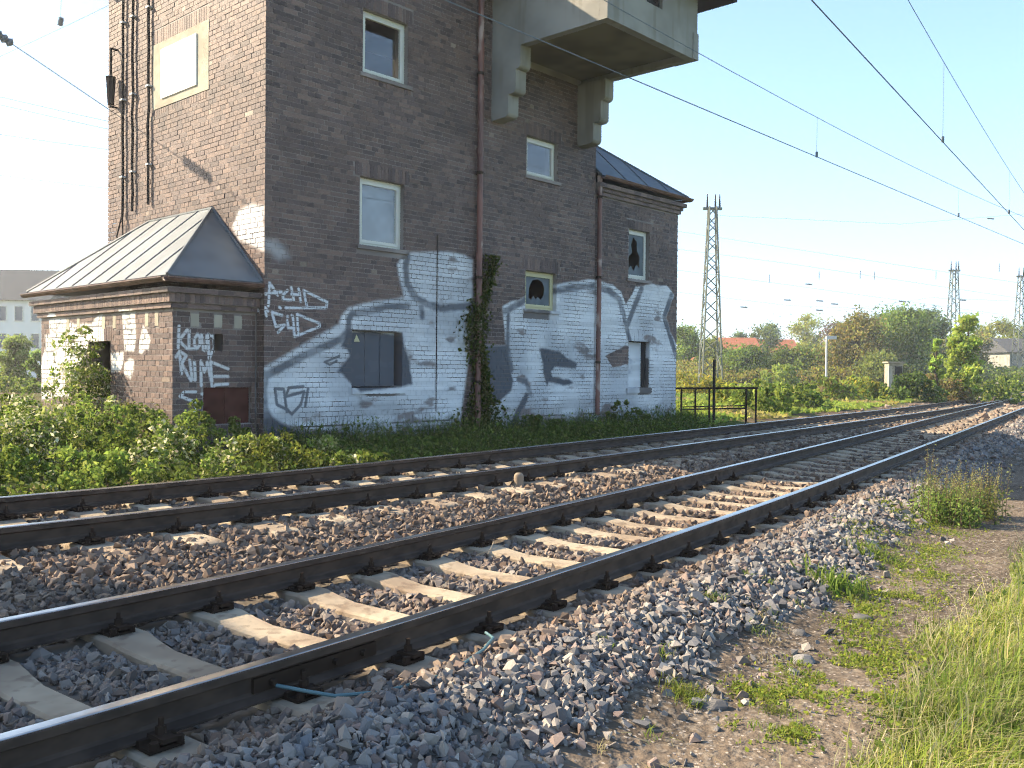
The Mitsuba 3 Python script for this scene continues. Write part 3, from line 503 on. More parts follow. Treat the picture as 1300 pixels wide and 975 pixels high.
def back(h, u0, v, d=0.5): return bb(h[0] + u0 + 0.005, h[1] + u0 - 0.005, v + d, v + d + 0.02, h[2] + 0.005, h[3] - 0.005)
# frieze stones
for a in (0.27, 0.63, 0.95): put(TW + '__frieze_stone', bb(AF + a, AF + a + 0.125, 0.196, 0.26, 1.815, 1.995), 'render_stone')
for a in cream: put(TW + '__frieze_stone', obox(w(AF - 0.003, 0.212 + a[0], a[2]), V * 0.105, U * 0.06, [0, 0, a[3] - a[2] - 0.01]), 'render_stone')
# cornices of stepped brick courses
def cornice(name, u0, u1, v0, v1, z, steps, open_side):
    for k, (dz0, dz1, o) in enumerate(steps):
        a, b_ = (u0 - o, u1) if open_side == 'L' else (u0, u1 + o)
        put(name, bb(a, b_, v0 - o, v1 + o, z + dz0, z + dz1), 'mortar')
        rows = [(x, min(x + (0.064 if k == 1 else 0.24), (b_ - a))) for x in np.arange(0.0, b_ - a - 0.02, 0.075 if k == 1 else 0.25)]
        ms, cl = [], []
        for x0, x1 in rows:
            ms.append(bb(a + x0, a + x1, v0 - o - 0.008, v0 - o + 0.02, z + dz0 + 0.004, z + dz1 - 0.008)); cl.append(np.repeat(tones[q.integers(0, 8)][None] * [q.uniform(0.85, 1.25), 1], 8, 0))
        us = a if open_side == 'L' else b_
        for x0 in np.arange(0.0, v1 - v0 + 2 * o - 0.02, 0.075 if k == 1 else 0.25):
            x1 = min(x0 + (0.064 if k == 1 else 0.24), v1 - v0 + 2 * o)
            sgn = -1 if open_side == 'L' else 1
            ms.append(bb(*sorted((us + sgn * 0.008, us - sgn * 0.02)), v0 - o + x0, v0 - o + x1, z + dz0 + 0.004, z + dz1 - 0.008)); cl.append(np.repeat(tones[q.integers(0, 8)][None] * [q.uniform(0.85, 1.25), 1], 8, 0))
        put(name + '__brick_course', cat_(ms), 'masonry', kind='stuff', uv=np.vstack(cl))
cornice(TW + '__cornice', AF, -0.004, 0.2, 4.86, 2.06, [(0.0, 0.075, 0.045), (0.077, 0.205, 0.085), (0.207, 0.285, 0.14)], 'L')
cornice(TW + '__cornice', 8.02, 11.29, RB0, 4.75, 4.98, [(0.0, 0.08, 0.04), (0.082, 0.16, 0.08), (0.162, 0.25, 0.14)], 'R')
# roofs of the annexes: sheet metal with standing seams
def hip_roof(u_in, u_out, v0, v1, ze, va, vb, za, m, name, seam_n):
    A0, A1, B0, B1 = w(u_out, v0, ze), w(u_out, v1, ze), w(u_in, va, za), w(u_in, vb, za); I0, I1 = w(u_in, v0, ze), w(u_in, v1, ze)
    sgn = 1 if u_out < u_in else -1
    def pl(ps): 
        p = np.array(ps); n = np.cross(p[1] - p[0], p[2] - p[0])
        return poly_plate(p if n[2] > 0 else p[::-1], 0.03)
    k = put(name, cat_([pl([A0, A1, B1, B0]), pl([I0, A0, B0]), pl([A1, I1, B1])]), m)
    def seam(p0, p1, r=0.009): put(k + '__seam', tube([p0 + [0, 0, 0.008], p1 + [0, 0, 0.008]], r, 5), m)
    for f in np.linspace(0, 1, seam_n + 2)[1:-1]:
        p0 = A0 + (A1 - A0) * f; vv = v0 + (v1 - v0) * f; t = min(1, (vv - v0) / (va - v0), (v1 - vv) / (v1 - vb)); seam(p0, p0 + (w(u_in, vv, za) - p0) * t)
    for f in (0.28, 0.52, 0.76) if u_out > u_in else ():
        p0 = I0 + (A0 - I0) * f; t = 1 - f; seam(p0, w(u_in + (u_out - u_in) * f, v0 + (va - v0) * t, ze + (za - ze) * t))
    seam(A0, B0, 0.024); seam(A1, B1, 0.024); seam(B0, B1, 0.02)
    seam(I0 + (U * -0.012 * sgn), B0 + (U * -0.012 * sgn), 0.03)
    return k
hip_roof(-0.004, AF - 0.17, 0.03, 5.03, 2.50, 1.49, 3.6, 3.76, 'zinc', TW + '__annex_roof', 7)
hip_roof(8.006, 11.47, -0.12, 4.9, 5.38, 1.5, 3.4, 6.88, 'dark_zinc', TW + '__annex_roof', 6)
# gutters
def gutter(pts, name=TW + '__gutter'):
    p = np.array(pts); ms = []
    pr_ = [(math.cos(a) * 0.065, math.sin(a) * 0.055) for a in np.linspace(math.pi, 2 * math.pi, 8)]
    for a, b_ in zip(p[:-1], p[1:]):
        t = (b_ - a) / np.linalg.norm(b_ - a); n = np.cross(t, [0, 0, 1]); v = np.vstack([a + np.outer([x for x, _ in pr_], n) + np.outer([z for _, z in pr_], [0, 0, 1]), b_ + np.outer([x for x, _ in pr_], n) + np.outer([z for _, z in pr_], [0, 0, 1])]); k = len(pr_)
        ms.append(trimesh.Trimesh(v, np.array([f for i in range(k - 1) for f in ((i, i + 1, i + 1 + k), (i, i + 1 + k, i + k))]), process=False))
        ms.append(tube([a + n * 0.066, b_ + n * 0.066], 0.011, 5)); ms.append(tube([a - n * 0.066, b_ - n * 0.066], 0.011, 5))
    return put(name, cat_(ms), 'gutter_brown', smooth=50)
gutter([w(-0.02, 0.0, 2.47), w(AF - 0.2, 0.0, 2.46), w(AF - 0.2, 5.06, 2.46)])
gutter([w(8.05, -0.16, 5.36), w(11.52, -0.16, 5.34), w(11.52, 4.9, 5.34)])

# ---------------------------------------------------------------- windows, hatch, shutter
def window(h, v, fm, u0=0.0, pane='glass', hole=None, behind=None, label=None):
    a0, a1, z0, z1 = h[0] + u0, h[1] + u0, h[2], h[3]
    k = put(TW + '__window', bars(a0 + 0.004, a1 - 0.004, z0 + 0.03, z1 - 0.004, v + 0.10, v + 0.16, 0.05), fm, label=label)
    put(k + '__sash', bars(a0 + 0.055, a1 - 0.055, z0 + 0.081, z1 - 0.055, v + 0.085, v + 0.14, 0.05), fm)
    s = sbox(a0 + 0.1, z0 + 0.12, a1 - 0.1, z1 - 0.1)
    if hole is not None: s = s.difference(Polygon([(a0 + x * (a1 - a0), z0 + y * (z1 - z0)) for x, y in hole]))
    m = trimesh.creation.extrude_polygon(s, 0.001, engine='earcut'); x = m.vertices; m = m.submesh([np.nonzero(m.face_normals[:, 2] > 0.9)[0]], append=True); x = m.vertices
    put(k + '__pane', trimesh.Trimesh(np.array([w(p[0], v + 0.11, p[1]) for p in x]), m.faces, process=False), pane, label='broken pane with a jagged dark hole' if hole is not None else None)
    if behind: put(k + '__blind', bb(a0 + 0.06, a1 - 0.06, v + 0.2, v + 0.205, z0 + 0.05, z1 - 0.05), behind)
    put(k + '__sill', bb(a0 - 0.06, a1 + 0.08, v - 0.03, v + 0.10, z0 - 0.035, z0 + 0.028), 'mortar')
    return k
window(W1, 0, 'frame_white', label='upper left window reflecting blue sky')
window(W2, 0, 'frame_white', behind='blind', label='middle left window with a pale blind behind the glass')
window(W3, 0, 'frame_white', label='small upper window under the bay')
jag = [(0.22, 0.34), (0.30, 0.28), (0.38, 0.40), (0.44, 0.30), (0.52, 0.38), (0.60, 0.30), (0.70, 0.42), (0.73, 0.6), (0.66, 0.76), (0.5, 0.82), (0.34, 0.78), (0.24, 0.6)]
window(W4, 0, 'frame_yellow', pane='blind', hole=jag, label='ground floor window with a broken pane and paint on its frame')
jag2 = [(0.14, 0.2), (0.3, 0.3), (0.42, 0.2), (0.55, 0.33), (0.68, 0.28), (0.72, 0.48), (0.58, 0.6), (0.56, 0.78), (0.4, 0.86), (0.3, 0.7), (0.36, 0.56), (0.18, 0.46)]
window(W5, RB0, 'frame_white', u0=8.0, pane='blind', hole=jag2, label='rear annex window with a broken pane')
for h, u0, v in ((W1, 0, 0.15), (W3, 0, 0.3), (W4, 0, 0.3), (W5, 8, 0.3)): pass
hk = put(TW + '__hatch', bb(HATCH[0] + 0.004, HATCH[1] - 0.10, 0.10, 0.14, HATCH[2] + 0.02, HATCH[3] - 0.004), 'painted_wood', label='painted wooden hatch closing a ground floor opening')
for x in (1.95, 2.27): put(hk + '__board', bb(x, x + 0.29, 0.09, 0.098, HATCH[2] + 0.03, HATCH[3] - 0.02), 'painted_wood')
put(hk + '__board', bb(1.64, 1.94, 0.09, 0.098, HATCH[2] + 0.03, HATCH[3] - 0.02), 'painted_wood')
put(TW + '__hatch__warning_sticker', poly_plate([w(1.72, 0.086, 1.68), w(1.84, 0.086, 1.68), w(1.775, 0.086, 1.80)], 0.002), 'frame_yellow')
put(TW + '__sill', bb(HATCH[0], HATCH[1] + 0.06, -0.02, 0.12, HATCH[2] - 0.1, HATCH[2] - 0.002), 'painted_wood')
sk = put(TW + '__shutter', bb(9.324, 10.0, RB0 + 0.14, RB0 + 0.18, SHUT[2] + 0.004, SHUT[3] - 0.02), 'painted_wood', label='white painted shutter of the rear annex')
put(sk + '__frame', bb(10.0, 10.136, RB0 + 0.10, RB0 + 0.2, SHUT[2] + 0.004, SHUT[3] - 0.004), 'black_iron')
put(TW + '__sill', bb(9.25, 10.2, RB0 - 0.04, RB0 + 0.14, SHUT[2] - 0.12, SHUT[2] - 0.002), 'mortar')
dk = put(TW + '__door', bb(AF + 0.47, AF + 1.23, 0.26, 0.30, 0.42, 0.95), 'red_paint', label='low faded red hatch door in the annex front')
put(dk + '__middle_batten', bb(AF + 0.83, AF + 0.87, 0.245, 0.259, 0.43, 0.94), 'red_paint')
put(TW + '__niche', bb(AF + 0.64, AF + 0.76, 0.40, 0.42, 1.465, 1.725), 'dark_inside')
# bricked-up opening of the end wall
put(TW + '__stone_surround', cat_([obox(w(-0.006, STONE[0], z0), V * (STONE[1] - STONE[0]), U * 0.2, [0, 0, z1 - z0]) for z0, z1 in ((6.61, 6.775), (5.665, 5.81))] + [obox(w(-0.006, a, 5.81), V * (b_ - a), U * 0.2, [0, 0, 0.8]) for a, b_ in ((1.625, 2.0), (3.15, 3.495))]), 'render_stone', label='pale rendered surround of the closed window in the sunny end wall')
put(TW + '__closing_panel', obox(w(-0.03, 1.985, 5.80), V * 1.18, U * 0.03, [0, 0, 0.83]), 'panel_white', label='white panel closing the window in the sunny end wall')
# ---------------------------------------------------------------- the concrete bay on corbels
BZ0, BZ1, BV = 7.11, 8.25, -2.64
BW = (5.95, 6.45, 7.72, 8.15)
put(TW + '__bay', cat_([wall_sheet(2.82, BZ0, BZ1, [(BW[0] - 4.81, BW[1] - 4.81, BW[2], BW[3])], w(4.81, BV, 0), U, NF, 0.16), bb(4.81, 4.97, BV + 0.162, 0.0, BZ0, BZ1), bb(7.47, 7.63, BV + 0.162, 0.0, BZ0, BZ1), bb(7.47, 7.65, BV - 0.02, BV + 0.5, 7.11, 7.60)]), 'concrete', label='cantilevered concrete bay with weathered sides')
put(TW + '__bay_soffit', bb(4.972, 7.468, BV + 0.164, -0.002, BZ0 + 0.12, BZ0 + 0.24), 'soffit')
put(TW + '__bay_window', bars(BW[0] + 0.003, BW[1] - 0.003, BW[2] + 0.003, BW[3] - 0.003, BV + 0.07, BV + 0.12, 0.05), 'black_iron')
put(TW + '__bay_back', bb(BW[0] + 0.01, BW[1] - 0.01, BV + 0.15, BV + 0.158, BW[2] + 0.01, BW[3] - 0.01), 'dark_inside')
for u0, u1, zt in ((4.81, 5.09, 7.12), (7.36, 7.63, 7.12)):
    prof = []
    for d, z1, z0 in ((0.70, zt, 6.70), (0.59, 6.70, 6.28), (0.41, 6.28, 5.88)):
        r = 0.09; prof += [(d, z1), (d, z0 + r)] + [(d - r + r * math.cos(a), z0 + r - r * math.sin(a)) for a in np.linspace(0.3, math.pi / 2, 5)]
    prof += [(0.03, 5.86), (-0.1, 5.86), (-0.1, zt)]
    m = trimesh.creation.extrude_polygon(Polygon(prof).buffer(0), u1 - u0, engine='earcut'); x = m.vertices
    mm = trimesh.Trimesh(np.array([w(u0 + p[2], -p[0], p[1]) for p in x]), m.faces, process=False); mm.fix_normals()
    put(TW + '__corbel', mm, 'concrete', smooth=30)
put(TW + '__eave', cat_([bb(4.3, 8.22, BV - 0.5, 0.2, BZ1 + 0.005, BZ1 + 0.13)]), 'black_iron')
e0, e1 = -0.55, 8.55
rz = [w(e0, -0.55, 8.56), w(e1, -0.55, 8.56), w(e1, 5.8, 8.56), w(e0, 5.8, 8.56), w(2.4, 2.6, 10.4), w(5.6, 2.6, 10.4)]
rm = trimesh.Trimesh(np.array(rz), np.array([[0, 1, 5], [0, 5, 4], [1, 2, 5], [2, 3, 4], [2, 4, 5], [3, 0, 4], [0, 2, 1], [0, 3, 2]]), process=False)
put(TW + '__roof', rm, 'dark_zinc')
# ---------------------------------------------------------------- downpipes, conduits
def pipe(u, v, z0, z1, r, brackets):
    k = put(TW + '__downpipe', tube([w(u, v, z0), w(u + 0.012, v, (z0 + z1) / 2), w(u, v, z1)], r, 10), 'pipe_red', smooth=40)
    for z in brackets: put(k + '__bracket', cat_([tube([w(u, v, z), w(u, v, z + 0.05)], r + 0.012, 10), bb(u - 0.012, u + 0.012, v, v + abs(v) + 0.01, z, z + 0.04)]), 'rusty_iron')
    for z in brackets[1:]: put(k + '__joint', tube([w(u, v, z + 0.35), w(u, v, z + 0.47)], r + 0.007, 10), 'pipe_red')
pipe(4.42, -0.085, 0.2, 8.2, 0.056, (1.0, 2.9, 4.8, 6.6)); pipe(8.09, -0.035, 0.3, 5.35, 0.05, (1.4, 3.2, 4.9))
put(TW + '__wall_joint_strip', bb(3.45, 3.462, -0.014, -0.003, 0.5, 3.6), 'black_iron')  # thin dark strip added for a vertical joint line in the brickwork
for v, z0, top in ((4.56, 3.95, 8.45), (4.17, 4.0, 8.45), (3.57, 4.05, 8.45)):
    r = np.random.default_rng(int(v * 100)); zs = np.linspace(z0, top, 14)
    k = put(TW + '__cable_conduit', tube([w(-0.045, v + r.normal(0, 0.012), z) for z in zs], 0.024, 7), 'black_iron', smooth=40)
    for z in zs[2::4]: put(k + '__bracket', obox(w(-0.08, v - 0.05, z), V * 0.1, U * 0.08, [0, 0, 0.03]), 'grey_metal')
put(TW + '__loose_cable', tube([w(-0.05, 4.56, 4.3), w(-0.06, 4.52, 4.0), w(-0.09, 4.68, 3.6), w(-0.08, 4.62, 3.3), w(-0.08, 4.44, 3.4), w(-0.07, 4.5, 3.8), w(-0.05, 4.56, 4.2)], 0.014, 6), 'black_iron')
put(TW + '__insulator_shadow_shape', cat_([obox(w(-0.14, 4.86, z), U * 0.14, V * 0.03, [0, 0, 0.03]) for z in (5.95, 7.0)] + [tube([w(-0.12, 4.875, 5.95), w(-0.12, 4.875, 7.0)], 0.02, 6), tube([w(-0.12, 4.875, 6.0), w(-0.12, 4.875, 6.5)], [0.06, 0.09], 8)]), 'black_iron')  # dark solid added where only the shadow of an insulator lies on the wall
# ---------------------------------------------------------------- foliage builders
GREENS = np.array([[0.11, 0.155, 0.032], [0.15, 0.20, 0.04], [0.08, 0.12, 0.03], [0.19, 0.235, 0.05]])
def leaves(pos, size, col, up=0.4, aspect=0.55, q=None):
    """Folded leaf faces at the points pos; up: how much they face the sky."""
    n = len(pos); q = q or rng
    d = q.normal(size=(n, 3)); d /= np.linalg.norm(d, axis=1, keepdims=True)
    nn = q.normal(size=(n, 3)) + np.array([0, 0, up * 2]); nn -= d * np.einsum('ij,ij->i', nn, d)[:, None]; nn /= np.linalg.norm(nn, axis=1, keepdims=True)
    s = np.cross(d, nn); L = np.broadcast_to(size, (n,))[:, None]
    base, tip = pos - d * L * 0.5, pos + d * L * 0.5; mid = pos - nn * L * 0.12
    l_, r_ = mid + s * L * aspect * 0.5 + nn * L * 0.14, mid - s * L * aspect * 0.5 + nn * L * 0.14
    v = np.stack([base, r_, tip, l_], 1).reshape(-1, 3); i = np.arange(n)[:, None] * 4
    return v, np.vstack([i + [0, 1, 2], i + [0, 2, 3]]), np.repeat(col, 4, 0)
def blades(pos, h, wd, col, lean=0.5, q=None, bend=None):
    """Grass blades: bent tapering strips of two segments."""
    n = len(pos); q = q or rng
    a = q.uniform(0, 2 * np.pi, n); dirn = np.c_[np.cos(a), np.sin(a), np.zeros(n)]
    if bend is not None: dirn = dirn * 0.6 + np.asarray(bend)
    b = q.uniform(0, 2 * np.pi, n); side = np.c_[np.cos(b), np.sin(b), np.zeros(n)] * np.broadcast_to(wd, (n,))[:, None] * 0.5
    h = np.broadcast_to(h, (n,))[:, None]; k = (q.uniform(0.15, 1, n) * lean)[:, None]
    m = pos + np.array([0, 0, 1.0]) * h * 0.55 + dirn * h * k * 0.28; t = pos + np.array([0, 0, 1.0]) * h * (1 - 0.35 * k) + dirn * h * k
    v = np.stack([pos - side, pos + side, m + side * 0.8, m - side * 0.8, t], 1).reshape(-1, 3); i = np.arange(n)[:, None] * 5
    return v, np.vstack([i + [0, 1, 2], i + [0, 2, 3], i + [3, 2, 4]]), np.repeat(col, 5, 0)
def merge(parts):
    vs, fs, cs, at = [], [], [], 0
    for v, f, c in parts: vs.append(v); fs.append(f + at); cs.append(c); at += len(v)
    return trimesh.Trimesh(np.vstack(vs), np.vstack(fs), process=False), np.vstack(cs)
def shade(n, base, var=0.25, q=None):
    q = q or rng; b = np.asarray(base, float); b = b[None] if b.ndim == 1 else b
    return b[q.integers(0, len(b), n)] * q.uniform(1 - var, 1 + var, (n, 1)) * q.uniform(0.92, 1.08, (n, 3))
def mound(x, y, rx, ry, h, n, leaf, cols, q, z0=None, stems=0):
    """The leaves of a low bush: clumps over an uneven dome."""
    k = max(5, n // 90); a = q.uniform(0, 2 * np.pi, k); rr = np.sqrt(q.uniform(0, 1, k)); cl = np.c_[x + rx * rr * np.cos(a), y + ry * rr * np.sin(a)]
    ct = h * np.sqrt(np.maximum(1 - rr ** 2, 0.03)) * q.uniform(0.62, 1.1, k)
    i = q.integers(0, k, n); r = 0.24 * min(rx, ry, h * 1.4) * q.uniform(0.5, 1.3, k)
    g = q.normal(size=(n, 3)); g /= np.linalg.norm(g, axis=1, keepdims=True); g *= q.uniform(0.3, 1, (n, 1)) ** 0.5
    p = np.c_[cl[i], ct[i]] + g * r[i][:, None] * [1.2, 1.2, 0.9]
    f = q.uniform(size=n) < 0.35; p[f, 2] *= q.uniform(0.05, 0.9, f.sum())
    gz_ = ground_z(p[:, :2]) if z0 is None else np.full(n, z0)
    p[:, 2] = np.maximum(p[:, 2], 0.02) + gz_
    tint_ = q.uniform(0.75, 1.25, (k, 1))[i]
    return leaves(p, leaf * q.lognormal(0, 0.25, n), shade(n, cols, 0.2, q) * tint_, 0.5, 0.6, q)

# ---------------------------------------------------------------- near vegetation
YG = np.array([[0.20, 0.27, 0.05], [0.25, 0.31, 0.065], [0.15, 0.225, 0.045], [0.28, 0.31, 0.11], [0.33, 0.32, 0.17]])
q = np.random.default_rng(21)
# the grass verge right of the path
n = 130000; p = np.vstack([frustum(90000, 2.0, 8, -0.1, 0.66), frustum(40000, 8, 16, -0.3, 0.66)]); s1, d1, _ = sd(p, K1, C1, R1)
e = meshkit.fbm(np.c_[p * 1.4, np.zeros(n)], 3); lim = 2.62 + 0.75 * (e - 0.5) + 0.04 * np.clip(s1, 0, 8)
ok = (d1 > lim) & (q.uniform(size=n) < (0.45 + 0.55 * ss(0, 0.35, d1 - lim))); p, d1, lim = p[ok], d1[ok], lim[ok]; n = len(p)
cl = meshkit.fbm(np.c_[p * 3.0, np.full(n, 4.0)], 3); h = (0.05 + 0.17 * ss(0, 0.5, d1 - lim)) * q.lognormal(0, 0.3, n) * (0.55 + 0.9 * cl)
cg = shade(n, YG, 0.25, q); pt_ = meshkit.fbm(np.c_[p * 1.4, np.full(n, 9.0)], 3); cg = cg * (0.6 + 0.8 * pt_)[:, None] * np.where((pt_ > 0.56)[:, None], [1.22, 1.12, 1.1], [1, 1, 1])
A = blades(np.c_[p, ground_z(p) - 0.01], h, 0.0068, cg * 1.0, 1.6, q, bend=[0.45, -0.25, 0])
i = q.choice(n, 2400); st = blades(np.c_[p[i], ground_z(p[i])], q.uniform(0.10, 0.34, 2400), 0.0055, shade(2400, [[0.42, 0.38, 0.22], [0.36, 0.34, 0.16], [0.46, 0.44, 0.27]], 0.2, q), 1.7, q)
i = q.choice(n, 3500); B = leaves(np.c_[p[i], ground_z(p[i]) + q.uniform(0.02, 0.12, 3500)], 0.035 * q.lognormal(0, 0.3, 3500), shade(3500, GREENS * 1.2, 0.3, q), 0.5, 0.5, q)
m, c = merge([A, st, B]); put('grass_verge', m, 'leaf', 'bright yellow green grass verge at the right edge of the dirt path', kind='stuff', color=c)
# low moss, clover and grass on the path
spots = [(1150, 800, 0.24), (1080, 850, 0.2), (1040, 875, 0.12), (1110, 812, 0.16), (1170, 740, 0.18), (1200, 690, 0.25), (985, 880, 0.1), (1140, 765, 0.1), (1160, 690, 0.3), (1020, 925, 0.08), (990, 850, 0.1), (925, 935, 0.06), (1000, 800, 0.08)]
FX = 1170.0
def at_px(x, y, z): d = y - (470 + 0.0096 * (x - 650)); Z = (HC - z) * FX / d; return np.array([(x - 650) / FX * Z, Z])
parts = []
for x, y, r in ((2.13, 5.25, .26), (1.64, 4.7, .22), (1.42, 4.5, .15), (1.98, 5.0, .2), (2.78, 6.6, .28), (3.6, 8.3, .4), (1.2, 4.55, .12), (2.4, 6.2, .2), (3.25, 7.4, .3), (1.25, 4.05, .1), (1.1, 4.1, .12), (4.3, 9.6, .4), (1.9, 4.45, .15), (2.2, 5.8, .15)):
    r *= 1.25; n = int(11000 * r * r + 300); g = q.normal(0, 0.5, (n, 2)) * [r, r * 1.2] + [x, y]
    keep = meshkit.fbm(np.c_[g * 5, np.zeros(n)], 3) > 0.42; g = g[keep]; n = len(g)
    parts.append(leaves(np.c_[g, ground_z(g) + q.uniform(0.008, 0.035, n)], 0.02 * q.lognormal(0, 0.3, n), shade(n, [[0.24, 0.29, 0.045], [0.19, 0.26, 0.045], [0.29, 0.31, 0.07]], 0.25, q), 0.8, 0.6, q))
    parts.append(blades(np.c_[g[::3], ground_z(g[::3])], q.uniform(0.02, 0.07, len(g[::3])), 0.004, shade(len(g[::3]), YG, 0.25, q), 0.9, q))
m, c = merge(parts); put('clover_patch', m, 'leaf', 'low clover and moss patches spreading over the dirt path', kind='stuff', color=c)
# single weeds on the edge of the ballast
def weed(x, y, r, n, L, cols, label, name='weed', up=0.35, tall=None):
    a = q.uniform(0, 2 * np.pi, n); g = np.c_[x + q.normal(0, r * 0.35, n), y + q.normal(0, r * 0.35, n)]
    A = blades(np.c_[g, ground_z(g) + 0.0], L * q.uniform(0.5, 1.1, n), L * 0.085, shade(n, cols, 0.25, q), 1.5, q)
    ps = [A]
    if tall: ps.append(tall)
    m, c = merge(ps); put(name, m, 'leaf', label, 'weed', color=c, kind='stuff')
weed(2.36, 6.62, 0.3, 110, 0.20, [[0.15, 0.22, 0.045], [0.20, 0.26, 0.06]], 'long leaved green weed tuft at the ballast edge beside the path')
weed(0.86, 4.42, 0.16, 260, 0.07, [[0.20, 0.22, 0.05], [0.16, 0.20, 0.04]], 'small bright yellow green weed growing out of the ballast in front')
weed(3.05, 7.75, 0.28, 150, 0.13, [[0.20, 0.26, 0.05], [0.15, 0.21, 0.045]], 'rounded weed tuft beside the upper part of the path')
weed(1.25, 4.3, 0.1, 120, 0.06, [[0.15, 0.18, 0.05]], 'tiny grey green grass tuft on the bare path')
n = 46; sp = frustum(900, 3.0, 10, 0.0, 0.5); s1, d1, _ = sd(sp, K1, C1, R1); sp = sp[(d1 > 1.45) & (d1 < 2.5)][:n]; parts = []
for x, y in sp:
    k_ = int(q.integers(14, 40)); g = q.normal(0, 0.035, (k_, 2)) + [x, y]; parts.append(blades(np.c_[g, ground_z(g)], q.uniform(0.03, 0.09, k_), 0.006, shade(k_, YG if q.uniform() < 0.7 else [[0.34, 0.30, 0.17]], 0.2, q), 1.5, q))
m, c = merge(parts); put('ballast_sprouts', m, 'leaf', 'scattered little sprouts of grass along the ballast edge', kind='stuff', color=c)
# tall weeds at the right
def herb(x, y, r, h, n, label, cols, spike):
    p_ = []; st = []
    for _ in range(n):
        a, b = q.normal(0, r, 2); z = float(ground_z([[x + a, y + b]])[0]); hh = h * q.uniform(0.55, 1.0); lx, ly = q.normal(0, 0.06, 2)
        pts = [[x + a, y + b, z], [x + a + lx * hh * .5, y + b + ly * hh * .5, z + hh * 0.5], [x + a + lx * hh * 1.4, y + b + ly * hh * 1.4, z + hh]]
        st.append(tube(pts, [0.004, 0.003, 0.0015], 4, cap=False)); m_ = 70
        t = q.uniform(0.08, 1, m_); c0 = np.array(pts); cc = c0[0] + (c0[2] - c0[0]) * t[:, None]; off = q.normal(0, 1, (m_, 3)) * np.where(t > 0.6, 0.012 if spike else 0.03, 0.045)[:, None]
        p_.append((cc + off, t))
    pp = np.vstack([a for a, _ in p_]); t = np.concatenate([b for _, b in p_])
    col_ = np.where((t > 0.72)[:, None], shade(len(t), [[0.30, 0.31, 0.12], [0.34, 0.31, 0.15]], 0.2, q), shade(len(t), np.array(cols) * 1.5, 0.25, q))
    m, c = merge([leaves(pp, np.where(t > 0.6, 0.018, 0.036) * q.lognormal(0, .3, len(t)), col_, 0.2, 0.45, q)])
    k = put('tall_weed', m, 'leaf', label, 'weed', color=c, kind='stuff' if n > 10 else None); put(k + '__stem', cat_(st), 'bark', kind='stuff')
herb(4.72, 10.35, 0.04, 0.72, 6, 'single tall dry weed spire rising above the bushy weeds', [[0.09, 0.11, 0.04]], True)
herb(4.66, 9.75, 0.16, 0.6, 70, 'bushy green and straw coloured weeds beside the path at right', [[0.13, 0.19, 0.045], [0.17, 0.22, 0.06]], True)
herb(5.15, 10.15, 0.17, 0.66, 50, 'straw coloured weeds at the right end of the weed clump', [[0.13, 0.15, 0.04], [0.17, 0.17, 0.06]], True)
# the dark strip along the front wall, and the bramble bank at the left
n = 60000; uu, vv = q.uniform(-0.1, 11.6, n), -q.uniform(0.0, 1, n) ** 1.0 * 5.2
p = (P0 + U * uu[:, None] + V * vv[:, None])[:, :2]; s2, d2, _ = sd(p, K2, C2, R2)
ok = (d2 < -1.15 - 0.25 * meshkit.fbm(np.c_[p * 1.5, np.zeros(n)], 3)) & ~in_building(p); p, uu, vv, d2 = p[ok], uu[ok], vv[ok], d2[ok]; n = len(p)
hh = (0.10 + 0.30 * ss(1.3, 0.15, -vv) + 0.14 * meshkit.fbm(np.c_[p * 1.6, np.full(n, 2.0)], 3)) * ss(-1.15, -1.9, d2 + 0.0) if False else (0.10 + 0.32 * np.exp(vv / 0.7) + 0.2 * meshkit.fbm(np.c_[p * 1.6, np.full(n, 2.0)], 3) ** 1.5) * (0.45 + 0.55 * ss(1.2, 2.0, -d2))
i = q.uniform(size=n) < 0.45
A = blades(np.c_[p[~i], ground_z(p[~i]) - 0.01], hh[~i] * q.uniform(0.6, 1.5, (~i).sum()), 0.010, shade((~i).sum(), [[0.07, 0.10, 0.025], [0.10, 0.13, 0.03]], 0.25, q), 0.8, q)
B = leaves(np.c_[p[i], ground_z(p[i]) + hh[i] * q.uniform(0.1, 1, i.sum())], 0.05 * q.lognormal(0, 0.3, i.sum()), shade(i.sum(), GREENS, 0.3, q), 0.6, 0.6, q)
m, c = merge([A, B]); put('wall_undergrowth', m, 'leaf', 'dark green grass and weeds along the foot of the graffiti wall', kind='stuff', color=c)
parts = []; qb = np.random.default_rng(77)
for k_ in range(150):
    y = qb.uniform(6.2, 17.5); x = y * qb.uniform(-0.66, -0.16); s2, d2, _ = sd(np.array([[x, y]]), K2, C2, R2); dd = -float(d2[0])
    qq = np.array([x, y]) - P0[:2]; u_, v_ = qq @ U[:2], qq @ V[:2]
    if dd < 1.75 or in_building(np.array([[x, y]]), 0.25)[0] or (u_ > -0.5 and v_ > -1.2) or u_ > 0.6 or dd > 7: continue
    hgt = (0.24 + 0.56 * float(ss(1.8, 3.6, dd))) * qb.uniform(0.7, 1.25) * (1 - 0.45 * float(ss(-1.5, 0.3, u_)))
    rx = qb.uniform(0.30, 0.55) * (0.7 if dd < 2.3 else 1); cs_ = [GREENS * 1.45, GREENS * 1.15, np.vstack([GREENS, [[0.46, 0.45, 0.30], [0.42, 0.42, 0.25]]]) * 1.2, YG * 1.1][qb.choice(4, p=[.35, .25, .25, .15])]
    parts.append(mound(x, y, rx, rx, hgt, int(1500 * rx * (0.5 + hgt) * 1.4), 0.062 if k_ % 3 else 0.042, cs_, qb))
n = 16000; y = qb.uniform(5.5, 17, n); p = np.c_[y * qb.uniform(-0.68, -0.12, n), y]; s2, d2, _ = sd(p, K2, C2, R2); qq = p - P0[:2]; uu = qq @ U[:2]
